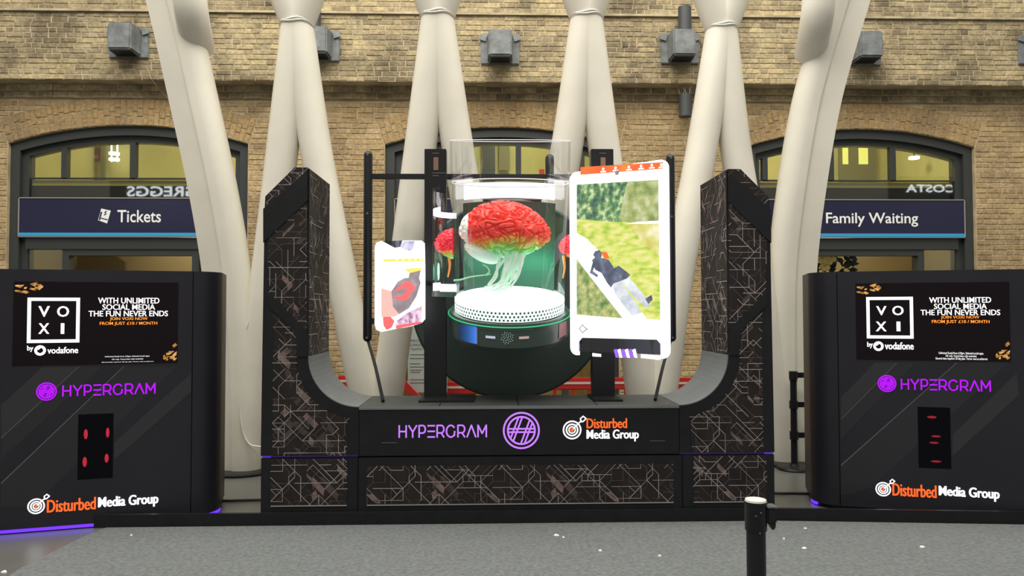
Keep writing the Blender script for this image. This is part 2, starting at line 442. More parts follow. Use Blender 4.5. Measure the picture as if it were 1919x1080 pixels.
for key in ('low', 'up', 'arc'):
    vs, fs, rn = [], [], []
    for i, b in enumerate(bricks):
        if b[6] != key or i in single: continue
        n0 = len(fs); brick_geo(vs, fs, (b[0], b[1], b[2]), b[3], b[4], b[5]); q = R.random(); rn += [q] * (len(fs) - n0)
    me = bpy.data.meshes.new('brickwork'); me.from_pydata(vs, [], fs); me.materials.append(M['brick_%s_m' % key])
    at_ = me.attributes.new('rnd', 'FLOAT', 'FACE'); at_.data.foreach_set('value', rn)
    o = bpy.data.objects.new('brickwork', me); col.objects.link(o); o.parent = wall; o['kind'] = 'stuff'
sl = MB(); sl.box(XL, XR, PY - .035, PY + .1, ZL, ZL + .03); sl.build('string_course', M['mortar_up'], wall)

# ------------------------------------------------------------------ windows, doors and rooms behind
def arch_path(c, inset, zb):
    r = AR - inset; hw = AH - inset; t = math.asin(hw / r)
    pts = [(c - hw, zb)] + [(c + r * math.sin(a), ACZ + r * math.cos(a)) for a in (-t + 2 * t * i / 28 for i in range(29))] + [(c + hw, zb)]
    return pts
WALLF = Frame((0, 0, 0), (1, 0, 0))   # u = x, v = z, n = -y
def arch_band(mb, c, i0, i1, y0, y1, zb=0.0):
    a, b = arch_path(c, i0, zb), arch_path(c, i1, zb)
    for k in range(len(a) - 1):
        mb.prism(WALLF, [a[k], a[k+1], b[k+1], b[k]], -y1, -y0)
MULL = [[-1.45, -0.96, 0.0, 0.97], [-0.72, 0.24, 1.16], [-1.37, -0.39, 0.53]]
MULL[0] = [-0.96, 0.0, 0.97]
GY = 10.66
for wi, c in enumerate(ARCH):
    fm = MB(); arch_band(fm, c, .0, .13, WY + .06, WY + .30)
    win = struct(fm.build('window_%d' % (wi + 1), M['frame_grey']))
    f2 = MB(); arch_band(f2, c, .13, .215, WY + .13, WY + .27); f2.build('inner_frame', M['frame_grey'], win)
    hw = AH - .215; r_in = AR - .215
    def az(x): return ACZ + math.sqrt(r_in * r_in - (x - c) ** 2)
    edges = [-hw] + MULL[wi] + [hw]
    for m_ in MULL[wi]:
        q = MB(); q.prism(WALLF, [(c + m_ - .038, 3.52), (c + m_ + .038, 3.52), (c + m_ + .038, az(c + m_ + .038)), (c + m_ - .038, az(c + m_ - .038))], -(GY + .06), -(GY - .04)); q.build('mullion', M['frame_grey'], win)
    for a, b in zip(edges[:-1], edges[1:]):
        q = MB(); top = [(c + a + (b - a) * i / 8, az(c + a + (b - a) * i / 8)) for i in range(8, -1, -1)]
        q.flat(WALLF, [(c + a, 3.52), (c + b, 3.52)] + top, -GY); q.build('pane', M['pane'], win)
    q = MB(); q.box(c - hw, c + hw, GY - .02, GY + .03, 3.505, 3.525); q.build('rail', M['frame_grey'], win)
    q = MB(); q.flat(WALLF, [(c - hw, 3.24), (c + hw, 3.24), (c + hw, 3.505), (c - hw, 3.505)], -GY); q.build('pane', M['pane'], win)
    q = MB(); q.box(c - hw, c + hw, GY + .05, GY + .2, 3.24, 3.42); q.build('spandrel', M['dark_panel'], win)
    q = MB(); q.box(c - hw, c + hw, GY + .05, GY + .6, 3.42, 3.50); q.build('slab_edge', M['slab'], win)
    q = MB(); q.box(c - hw, c + hw, WY + .08, WY + .25, 2.50, 2.66); q.build('transom', M['frame_grey'], win)
    # door frame and side lights
    d = MB(); d.box(c - .95, c - .86, WY + .10, WY + .26, 0, 2.50); d.box(c + .86, c + .95, WY + .10, WY + .26, 0, 2.50); d.box(c - .86, c + .86, WY + .10, WY + .26, 2.41, 2.50)
    dr = struct(d.build('door_%d' % (wi + 1), M['frame_grey']))
    for s in (-1, 1):
        a, b = sorted((c + s * .95, c + s * hw))
        q = MB(); q.box(a, b, GY - .01, GY, .25, 2.50); q.build('side_light', M['pane'], dr)
        q = MB(); q.box(a, b, GY - .05, GY + .05, 0, .25); q.build('kick_panel', M['frame_grey'], dr)
    # rooms
    x0, x1 = c - 2.3, c + 2.3
    q = MB()
    q.face([(x0, 14, 3.45), (x1, 14, 3.45), (x1, 14, 5.4), (x0, 14, 5.4)])
    for x in (x0, x1): q.face([(x, WY + .43, 3.45), (x, 14, 3.45), (x, 14, 5.4), (x, WY + .43, 5.4)])
    q.face([(x0, WY + .43, 5.4), (x1, WY + .43, 5.4), (x1, 14, 5.4), (x0, 14, 5.4)]); q.face([(x0, WY + .43, 3.45), (x1, WY + .43, 3.45), (x1, 14, 3.45), (x0, 14, 3.45)])
    struct(q.build('wall_upper_room_%d' % (wi + 1), M['room_yellow']))
    q = MB()
    q.face([(x0, 13.2, 0), (x1, 13.2, 0), (x1, 13.2, 3.4), (x0, 13.2, 3.4)])
    for x in (x0, x1): q.face([(x, WY + .43, 0), (x, 13.2, 0), (x, 13.2, 3.4), (x, WY + .43, 3.4)])
    q.face([(x0, WY + .43, 3.4), (x1, WY + .43, 3.4), (x1, 13.2, 3.4), (x0, 13.2, 3.4)]); q.face([(x0, WY + .43, .0), (x1, WY + .43, .0), (x1, 13.2, .0), (x0, 13.2, .0)])
    struct(q.build('wall_lower_room_%d' % (wi + 1), M['room_cream']))
    for nm, z, pw in (('upper_room_lamp', 5.2, 88), ('lower_room_lamp', 3.2, 34)):
        ld = bpy.data.lights.new(nm, 'POINT'); ld.energy = pw; ld.color = (1, .93, .72); ld.shadow_soft_size = .3
        lo = bpy.data.objects.new(nm, ld); col.objects.link(lo); lo.location = (c + .3, 12.2, z)

# things seen in the upper rooms
def ceil_lamp(p, lab):
    o = MB(); o.lathe(p, (0, 0, 1), [(.02, -.022), (.085, -.02), (.09, 0), (.085, .02), (.02, .025)], 24)
    t = thing('ceiling_lamp', p, lab, 'lamp', 'round lamps in the upper rooms'); o.build('diffuser', M['lamp_lit'], t, t, True)
    r = MB(); r.tube([Vector(p) + Vector((0, 0, .03)), Vector(p) + Vector((0, 0, 5.4 - p[2]))], .012, 8); r.build('stem', M['frame_grey'], t, t)
p = at(1396, 296, 12.6); ceil_lamp(tuple(p), 'oval white lamp glowing behind the right window above the Family Waiting sign')
p = at(1713, 296, 12.6); ceil_lamp(tuple(p), 'oval white lamp in the right pane above the Family Waiting sign')
p = at(1550, 307, 12.6); ceil_lamp(tuple(p), 'white lamp half hidden by the right outer column tube')
t = thing('wall_lantern', at(214, 300, 13.7), 'bright white lantern of two glowing discs behind the window over the Tickets sign', 'lamp')
q = MB()
for yy in (288, 299):
    q.lathe(at(214, yy, 13.7), (0, 0, 1), [(.02, -.02), (.09, -.02), (.09, .02), (.02, .02)], 20)
q.build('glowing_disc', M['lamp_lit'], t, t)
q = MB()
for xx in (209, 220): q.tube([at(xx, 262, 13.75), at(xx, 303, 13.75)], .014, 8)
q.build('lantern_rod', M['lamp_lit'], t, t)
t = thing('wall_poster', at(178, 303, 13.9), 'small dark red poster on the yellow wall above the Tickets sign', 'poster')
q = MB(); pf = Frame((0, 13.97, 0), (1, 0, 0)); a = pf.px(169, 277); b = pf.px(187, 303); q.rect(pf, a[0], b[0], b[1], a[1], 0, .02); q.build('poster_sheet', mat('poster_red', (0.28, 0.10, 0.06), .6), t, t)
q = MB(); a = pf.px(169, 292); b = pf.px(185, 297); text(q, pf, 'NERO', a[0], b[0], b[1], a[1], .025, .02); q.build('lettering', M['sign_white'], t, t)
t = thing('glazed_double_door', at(1605, 330, 13.5), 'grey double door with two bright yellow glass panes above the Family Waiting sign', 'door')
df = Frame((0, 13.9, 0), (1, 0, 0))
a = df.px(1570, 262); b = df.px(1640, 345); q = MB(); q.rect(df, a[0], b[0], b[1], a[1] + .3, 0, .05); q.build('door_leaf', M['room_grey'], t, t)
for x0, x1 in ((1576, 1587), (1606, 1624)):
    a = df.px(x0, 262); b = df.px(x1, 309); q = MB(); q.rect(df, a[0], b[0], b[1], a[1] + .05, .05, .06); q.build('door_pane', M['pane_lit'], t, t)
t = thing('glazed_door', at(925, 330, 13.5), 'grey glazed door behind the middle arched window', 'door')
a = df.px(905, 262); b = df.px(928, 345); q = MB(); q.rect(df, a[0], b[0], b[1], a[1] + .3, 0, .05); q.build('door_leaf', mat('room_dark_door', (.03, .035, .03), .5), t, t)
a = df.px(935, 262); b = df.px(955, 320); q = MB(); q.rect(df, a[0], b[0], b[1], a[1] + .3, 0, .04); q.build('door_panel', M['room_grey'], t, t)
t = thing('fire_call_box', at(1015, 322, 13.5), 'small red box on the yellow wall behind the middle window', 'box')
a = df.px(1010, 318); b = df.px(1020, 328); q = MB(); q.rect(df, a[0], b[0], b[1], a[1], 0, .05); q.build('casing', M['red_plastic'], t, t, bevel=.01)
t = thing('wall_partition', at(200, 330, 13.5), 'green-grey partition posts on the yellow wall over the Tickets sign', 'partition')
for x0, x1 in ((150, 156), (192, 198)):
    a = df.px(x0, 255); b = df.px(x1, 345); q = MB(); q.rect(df, a[0], b[0], b[1], a[1] + .3, 0, .06); q.build('post', M['room_grey'], t, t)

# signs over the doors
def door_sign(c, label, txt, icon=False):
    u0, u1 = c - 1.535, c + 1.535
    t = thing('door_sign', (c, WY + .05, 2.66), label, 'sign')
    fr = Frame((0, WY + .05, 0), (1, 0, 0))
    q = MB(); q.rect(fr, u0, u1, 2.665, 3.225, -.08, 0); q.build('sign_board', M['sign_navy'], t, t)
    q = MB()
    for a, b, e, g in ((u0, u1, 3.213, 3.225), (u0, u1, 2.665, 2.675), (u0, u0 + .011, 2.665, 3.225), (u1 - .011, u1, 2.665, 3.225)): q.rect(fr, a, b, e, g, 0, .012)
    q.build('rim', M['sign_rim'], t, t)
    q = MB(); q.rect(fr, u0 + .012, u1 - .012, 2.682, 2.728, 0, .004); q.build('blue_stripe', M['sign_blue'], t, t)
    if txt:
        a = fr.px(txt[1], txt[4]); b = fr.px(txt[2], txt[3]); q = MB(); text(q, fr, txt[0], a[0], b[0], a[1], b[1], .004, .012); q.build('lettering', M['sign_white'], t, t)
    if icon:
        P = lambda x, y: fr.px(x, y)
        q = MB(); q.flat(fr, [P(190, 391), P(208, 395), P(201, 419), P(184, 413)], .004)
        q.build('ticket_icon', M['sign_white'], t, t)
        q = MB()
        q.flat(fr, [P(189, 397), P(192, 397.5), P(188, 413), P(185.5, 412)], .007)
        for y in (402,): stroke(q, fr, [P(190, y + 7), P(202, y + 10)], .012, .007)
        stroke(q, fr, [P(200, 396), P(197, 398), P(199, 401), P(196, 403)], .012, .007)
        q.build('ticket_detail', M['sign_navy'], t, t)
door_sign(ARCH[0], 'navy door sign reading Tickets with a light blue stripe', ('Tickets', 220, 302, 394, 417), True)
door_sign(ARCH[1], 'navy door sign over the middle doorway, mostly hidden behind the display', None)
door_sign(ARCH[2], 'navy door sign reading Family Waiting with a light blue stripe', ('Family Waiting', 1548, 1720, 399, 425))

# brownish arched screen inside the ticket hall door and flowers in the waiting room door
t = thing('arched_partition', at(200, 500, 12.9), 'brown arched partition seen through the doorway under the Tickets sign', 'partition')
fr = Frame((0, 12.95, 0), (1, 0, 0)); q = MB()
pp = [fr.px(x, y) for x, y in ((150, 468), (180, 470), (205, 476), (225, 483), (238, 492))]
q.prism(fr, [(pp[0][0], 0), (pp[-1][0], 0)] + pp[::-1], 0, .08); q.build('panel', mat('brown_panel', (.17, .135, .075), .6), t, t)
fl = thing('flower_arrangement', at(1562, 505, 10.95), 'yellow flowers with dark green leaves in the Family Waiting doorway', 'flowers')
rr = random.Random(3)
def blob(mb, c, r, sq=(1, 1, 1), n=8):
    mb.loft([[Vector(c) + Vector((r * sq[0] * math.sin(t_) * math.cos(q_), r * sq[1] * math.sin(t_) * math.sin(q_), r * sq[2] * math.cos(t_))) for q_ in (2 * math.pi * j / n for j in range(n))] for t_ in (math.pi * (i + .04) / 6.08 for i in range(7))], True)
for (x, y) in ((1537, 485), (1549, 488), (1543, 499), (1555, 484)):
    cpt = at(x, y, 10.95)
    for k_ in range(5):
        a = 2 * math.pi * k_ / 5 + rr.random(); q = MB()
        blob(q, cpt + Vector((.040 * math.cos(a), -.02 - .012 * k_, .040 * math.sin(a))), .042, (1, .35, 1)); q.build('petal', M['petal'], fl, fl, True)
for k_ in range(70):
    x, y = rr.uniform(1522, 1604), rr.uniform(476, 512); cpt = at(x, y, 11.02 + rr.uniform(0, .15)); a = rr.uniform(0, 6.28)
    d1 = Vector((math.cos(a), rr.uniform(-.5, .2), math.sin(a))).normalized(); d2 = d1.cross(Vector((0, 1, 0))).normalized()
    q = MB(); L = rr.uniform(.10, .17); q.face([cpt - d1 * L * .5, cpt - d2 * L * .22 + Vector((0, -.02, 0)), cpt + d1 * L * .5, cpt + d2 * L * .22 + Vector((0, -.02, 0))]); q.build('leaf', M['leaf'] if k_ % 4 else M['violet_petal'], fl, fl)
q = MB(); cpt = at(1565, 512, 11.1); q.lathe((cpt.x, 11.1, 0), (0, 0, 1), [(.16, 0), (.10, .3), (.10, 1.2), (.22, cpt.z - .05), (.2, cpt.z - .02)], 20); q.build('vase', M['frame_grey'], fl, fl, True)

# ------------------------------------------------------------------ wall fittings
def lead_box(px, py, label):
    c = at(px, py, PY); x, z = c.x, c.z
    t = thing('lead_covered_box', (x, PY, z - .22), label, 'box', 'lead covered boxes along the parapet')
    q = MB(); q.box(x - .27, x + .27, PY - .035, PY, z - .21, z + .20); q.build('flange', M['lead'], t, t, bevel=.012)
    q = MB()
    a = [(x - .175, PY - .03, z - .19), (x + .175, PY - .03, z - .19), (x + .175, PY - .03, z + .20), (x - .175, PY - .03, z + .20)]
    b = [(x - .155, PY - .30, z - .175), (x + .155, PY - .30, z - .175), (x + .155, PY - .30, z + .185), (x - .155, PY - .30, z + .185)]
    q.loft([b, a], True); q.build('hood', M['lead'], t, t, bevel=.02)
    q = MB(); q.box(x - .13, x + .13, PY - .28, PY - .06, z - .195, z - .172); q.build('dark_mouth', M['black'], t, t)
    for s in (-1, 1):
        q = MB(); q.prism(Frame((x, PY - .04, z), (1, 0, 0)), [(s * .27, .20), (s * .29, .13), (s * .20, .10), (s * .17, .21)], 0, .02); q.build('folded_flap', M['lead'], t, t)
lead_box(243, 82, 'lead box on the parapet left of the left outer column tube')
lead_box(600, 88, 'lead box peeping out right of the second column head')
lead_box(937, 94, 'lead box at the middle of the parapet between two column heads')
lead_box(1273, 93, 'lead box under a dark wall lamp, left of the fourth column head')
lead_box(1614, 96, 'lead box just right of the right outer column tube')
lead_box(1941, 95, 'lead box cut off by the right edge of the picture')

def wall_lamp(px, y0, y1, Y, label, spikes=False):
    a, b = at(px, y0, Y - .18), at(px, y1, Y - .18); x = a.x
    t = thing('wall_lamp', (x, Y, b.z), label, 'lamp', 'cylinder lamps on the brick wall')
    q = MB(); q.lathe((x, Y - .18, b.z), (0, 0, 1), [(.075, 0), (.09, 0), (.09, a.z - b.z), (.08, a.z - b.z), (.07, a.z - b.z - .03)], 28); q.build('casing', M['dark_cyl'], t, t, True)
    q = MB(); q.box(x - .03, x + .03, Y - .1, Y + .02, (a.z + b.z) / 2 - .05, (a.z + b.z) / 2 + .05); q.build('bracket', M['dark_cyl'], t, t)
    if spikes:
        q = MB(); rs = random.Random(5)
        for i in range(11):
            s = Vector((x + rs.uniform(-.08, .08), Y - .18 + rs.uniform(-.05, .05), a.z - .01)); q.tube([s, s + Vector((rs.uniform(-.06, .06), rs.uniform(-.03, .03), .13))], .004, 5)
        q.build('bird_spike', M['sign_rim'], t, t)
wall_lamp(1283, 14, 64, PY, 'dark cylinder lamp standing above a lead box left of the fourth column head')
wall_lamp(589, 12, 58, PY, 'dark cylinder lamp half hidden behind the second column head')
wall_lamp(1284, 178, 219, WY, 'grey cylinder lamp with bird spikes under the cornice', True)
q = MB(); q.tube([at(276, 128, PY - .02), at(283, 148, PY - .06), at(300, 170, WY - .12), at(322, 190, WY - .03)], .006, 6)
tag(q.build('hanging_wire', M['mortar_low']), 'thin loose wire hanging from the cornice beside the left outer column tube', 'wire')

# ------------------------------------------------------------------ white steel columns
colm = thing('steel_column_lattice', at(960, 860, 7.8) * 1.0, 'white painted steel lattice of leaning tubes meeting in V-shaped heads', 'column')
colm.location = (0.2, 7.6, 0)
def smooth_path(pts, n=10):
    pts = [Vector(p) for p in pts]; out = []
    P = [pts[0] * 2 - pts[1]] + pts + [pts[-1] * 2 - pts[-2]]
    for i in range(1, len(P) - 2):
        for k_ in range(n):
            t_ = k_ / n; a, b, c, d = P[i-1], P[i], P[i+1], P[i+2]
            out.append(.5 * ((2 * b) + (c - a) * t_ + (2*a - 5*b + 4*c - d) * t_**2 + (3*b - a - 3*c + d) * t_**3))
    out.append(pts[-1]); return out
def leg(pts, r0=.158):
    q = MB(); P = smooth_path([at(*p) for p in pts], 8); q.tube(P, r0, 28); return q.build('tube', M['white_paint'], colm, colm, True)
NY = [7.4, 7.2, 7.22, 7.5]
# inverted V legs, given by their feet and heads
legs = [
    [(557, 46, 7.40), (528, 290, 7.48), (500, 520, 7.55), (478, 700, 7.60), (462, 880, 7.62)],
    [(557, 46, 7.40), (594, 290, 7.46), (640, 520, 7.5), (672, 680, 7.5), (700, 810, 7.5), (708, 870, 7.5)],
    [(820, 31, 7.20), (786, 290, 7.28), (756, 520, 7.38), (734, 680, 7.45), (716, 810, 7.5), (708, 870, 7.5)],
    [(820, 31, 7.20), (860, 290, 7.28), (900, 520, 7.35), (930, 680, 7.4), (958, 870, 7.4)],
    [(1099, 33, 7.22), (1060, 290, 7.28), (1018, 520, 7.35), (990, 680, 7.4), (962, 870, 7.4)],
    [(1099, 33, 7.22), (1134, 290, 7.28), (1170, 520, 7.38), (1194, 680, 7.45), (1212, 810, 7.5), (1220, 870, 7.5)],
    [(1352, 54, 7.50), (1313, 290, 7.52), (1270, 520, 7.5), (1248, 680, 7.5), (1228, 810, 7.5), (1220, 870, 7.5)],
    [(1352, 54, 7.50), (1380, 290, 7.58), (1420, 520, 7.68), (1448, 700, 7.78), (1468, 868, 7.85)],
]
for L in legs: leg(L)
for (x, y, Y), dx in (((557, 46, 7.40), 1), ((820, 31, 7.20), 1), ((1099, 33, 7.22), 1), ((1352, 54, 7.50), 1)):
    for s in (-1, 1):
        q = MB(); a = at(x, y + 6, Y); b = at(x + s * 42, y - 130, Y - .06); q.tube([a, a.lerp(b, .35), b], [.150, .168, .185], 28); q.build('tube', M['white_paint'], colm, colm, True)
    a = at(x, y, Y); q = MB()
    for k_ in range(2): q.tube([a + Vector((.166 * math.cos(2*math.pi*i/24), .166 * math.sin(2*math.pi*i/24), -.012 + .018 * k_ + .01 * math.sin(i + k_))) for i in range(25)], .009, 6, False)
    q.build('weld_seam', M['white_paint'], colm, colm, True)
# outer tubes with a flat cladding side
def outer(pts, side, r=.158, ext=.30):
    P = smooth_path([at(*p) for p in pts], 8); rings = []
    for p in P:
        ring = [p + Vector((-side * 0 + r * math.sin(a) * side, -r * math.cos(a), 0)) for a in (math.pi * i / 14 for i in range(15))]
        ring += [p + Vector((-side * ext, r * .55, 0)), p + Vector((-side * ext, -r * (.55 if side > 0 else .86), 0)), p + Vector((-side * .08, -r * .80, 0)), p + Vector((-side * .07, -r * .97, 0))]
        rings.append(ring if side > 0 else ring[::-1])
    q = MB(); q.loft(rings); q.build('clad_tube', M['white_paint'], colm, colm, True)
    q = MB(); q.tube([p + Vector((-side * .075, -r * .90, 0)) for p in P], .008, 6); q.build('weld_seam', M['white_paint'], colm, colm, True)
outer([(292, -120, 7.25), (336, 0, 7.3), (379, 187, 7.38), (416, 360, 7.45), (440, 506, 7.52), (452, 640, 7.57), (456, 760, 7.6), (458, 884, 7.62)], 1)
outer([(1600, -120, 7.25), (1567, 0, 7.35), (1514, 187, 7.48), (1484, 360, 7.58), (1468, 506, 7.68), (1466, 640, 7.76), (1468, 760, 7.82), (1470, 868, 7.85)], -1, ext=.30)
for L, Yw in (([(467, 600), (455, 640), (450, 700), (450, 770), (456, 812), (468, 833), (489, 838)], 7.445), ([(328, 8), (333, 30), (340, 46), (352, 55), (366, 61), (381, 66)], None), ([(1510, 78), (1524, 77), (1538, 70), (1549, 60), (1557, 44), (1560, 14)], None)):
    q = MB(); q.tube(smooth_path([at(x, y, Yw or 7.19) for x, y in L], 6), .008, 6); q.build('weld_seam', M['white_paint'], colm, colm, True)
for pts in ([(352, -110, 7.0), (355, -20, 7.06), (360, 30, 7.14), (372, 92, 7.44)], [(1540, -110, 7.0), (1535, -10, 7.06), (1530, 40, 7.14), (1518, 104, 7.46)]):
    q = MB(); q.tube(smooth_path([at(*p) for p in pts], 6), .155, 28); q.build('tube', M['white_paint'], colm, colm, True)
for x, y, Yb in ((456, 884, 7.62), (708, 870, 7.5), (960, 868, 7.4), (1220, 870, 7.5), (1470, 868, 7.85)):
    b = at(x, y, Yb); q = MB(); q.lathe((b.x, Yb, 0), (0, 0, 1), [(.34, 0), (.34, .02), (.31, .03)], 36); q.build('base_plate', M['black_metal'], colm, colm)

# ------------------------------------------------------------------ printed pattern
def inside(poly, x, y):
    c = False; j = len(poly) - 1
    for i in range(len(poly)):
        xi, yi = poly[i]; xj, yj = poly[j]
        if (yi > y) != (yj > y) and x < (xj - xi) * (y - yi) / (yj - yi) + xi: c = not c
        j = i
    return c
TILE = 0.91; G = 0.0455
def make_pattern(seed):
    r = random.Random(seed); D = [(1,0),(1,1),(0,1),(-1,1),(-1,0),(-1,-1),(0,-1),(1,-1)]
    lines, dim, fac, facd = [], [], [], []
    W, Hh = 20, 64
    for k_ in range(400):
        x, y = r.randrange(W), r.randrange(Hh); d = r.randrange(8); pts = [(x, y)]
        for s in range(r.choice([1, 2, 2, 3, 4])):
            L = r.choice([1, 1, 2, 2, 3, 4]); x += D[d][0] * L; y += D[d][1] * L; pts.append((x, y)); d = (d + r.choice([1, -1, 1, -1, 2, -2])) % 8
        (lines if r.random() < .40 else dim).append(pts)
    for k_ in range(34):
        x, y = r.randrange(W), r.randrange(Hh); L = r.choice([3, 5, 7, 10]); lines.append([(x, y), (x + L, y)] if r.random() < .6 else [(x, y), (x, y + L)])
    for k_ in range(170):
        x, y = r.randrange(W), r.randrange(Hh); d = r.choice([0, 1, 1, 7, 7, 3]); L = r.choice([.8, 1, 1.5, 2]); t_ = r.choice([.3, .5, .7])
        a, b = D[d], D[(d + 2) % 8]; sk = r.choice([-.4, 0, .4])
        (fac if r.random() < .42 else facd).append([(x, y), (x + a[0]*L, y + a[1]*L), (x + a[0]*(L+sk) + b[0]*t_, y + a[1]*(L+sk) + b[1]*t_), (x + a[0]*sk + b[0]*t_, y + a[1]*sk + b[1]*t_)])
    return lines, dim, fac, facd
PAT = make_pattern(11)
def printed_panel(name, fr, poly, root, d=.004, ou=0.0, ov=0.0, fold=True):
    """board with the line pattern printed on it; the print is cut to the board's outline"""
    q = MB(); q.prism(fr, poly, d - .008, d); pan = q.build(name, M['pattern_base'], root, root)
    u0, u1 = min(p[0] for p in poly), max(p[0] for p in poly); v0, v1 = min(p[1] for p in poly), max(p[1] for p in poly)
    def clip_line(mb, a, b, wd, dd):
        n_ = max(2, int(math.hypot(b[0]-a[0], b[1]-a[1]) / .006)); on = None
        for i in range(n_ + 1):
            x, y = a[0] + (b[0]-a[0]) * i / n_, a[1] + (b[1]-a[1]) * i / n_
            ok = inside(poly, x, y)
            if ok and on is None: on = (x, y)
            if on is not None and (not ok or i == n_):
                if math.hypot(x - on[0], y - on[1]) > .008: stroke(mb, fr, [on, (x, y)], wd, dd)
                on = None
    sets = [MB(), MB(), MB(), MB()]
    kt0, kt1 = int((u0 - ou) / TILE) - 2, int((u1 - ou) / TILE) + 1
    for kt in range(kt0, kt1 + 1):
        for vt in (-1, 0, 1):
            bu, bv = ou + kt * TILE, ov + vt * 64 * G
            for si, (S, wd) in enumerate(((PAT[0], .0046), (PAT[1], .0036))):
                for pts in S:
                    pp = [(bu + x * G, bv + y * G) for x, y in pts]
                    if max(p[0] for p in pp) < u0 or min(p[0] for p in pp) > u1 or max(p[1] for p in pp) < v0 or min(p[1] for p in pp) > v1: continue
                    for a, b in zip(pp[:-1], pp[1:]): clip_line(sets[si], a, b, wd * R.uniform(.7, 1.25), d + .0014 + .0010 * (1 - si) + R.uniform(0, .0007))
            for si, S in ((2, PAT[2]), (3, PAT[3])):
                for pts in S:
                    pp = [(bu + x * G, bv + y * G) for x, y in pts]
                    if all(inside(poly, *p) for p in pp): sets[si].flat(fr, pp, d + .0003 + .0005 * (3 - si) + R.uniform(0, .0004))
    for mbs, nm, mt in zip(sets, ('silver_line_print', 'dark_line_print', 'copper_facet_print', 'brown_facet_print'), ('line_silver', 'line_dim', 'facet', 'facet_dark')):
        if mbs.f: mbs.build(nm, M[mt], pan, root)['kind'] = 'stuff'
    return pan

# ------------------------------------------------------------------ the stage frame: base blocks, towers and bench
SX, SY, SB = 0.222, 5.70, 6.42
SF = Frame((SX, SY, 0), (1, 0, 0))        # front plane, u from the middle of the frame
q = MB(); q.prism(Frame((0, 0, 0), (1, 0, 0), (0, 1, 0)), [(-2.97, 5.665), (2.2, 5.665), (4.5, 5.465), (4.5, 5.485), (2.2, 5.698), (-2.97, 5.698)], 0, .097); tag(q.build('plinth_board', M['black']), 'long low black kick board along the foot of the whole display', 'plinth')
def base_block(u0, u1, p, label):
    t = thing('base_block', (SX + (u0 + u1) / 2, SY, 0), label, 'base', 'base blocks of the display frame')
    q = MB(); q.rect(SF, u0 + .002, u1 - .002, .0, .503, SY - SB, 0); q.build('block_body', M['black'], t, t, bevel=.004)
    printed_panel('printed_panel', SF, [(p[0], p[2]), (p[1], p[2]), (p[1], p[3]), (p[0], p[3])], t, ou=-1.165, ov=-.55)
    q = MB(); q.rect(SF, p[0], p[1], p[2] - .006, p[2], -.002, .01); q.build('panel_edge', M['line_silver'], t, t)
    return t
base_block(-1.97, -1.235, (-1.89, -1.318, .146, .495), 'black base block with printed panel under the left tower')
base_block(-1.235, 1.25, (-1.165, 1.18, .146, .437), 'long black base block with printed strip under the lettered bench')
base_block(1.25, 1.97, (1.335, 1.905, .146, .495), 'black base block with printed panel under the right tower')
for s, lab in ((-1, 'violet light strip in the seam under the left tower'), (1, 'violet light strip in the seam under the right tower')):
    t = thing('seam_light_strip', (SX + s * 1.9, SY, .503), lab, 'light', 'seam lights of the towers')
    q = MB(); a, b = sorted((s * 1.962, s * 1.90)); q.rect(SF, a, b, .505, .517, -.05, -.012); q.build('led_strip', M['seam_violet'], t, t)
    q = MB(); a, b = sorted((s * 1.90, s * 1.24)); q.rect(SF, a, b, .505, .516, -.05, -.03); q.build('dim_strip', M['purple_dim'], t, t)

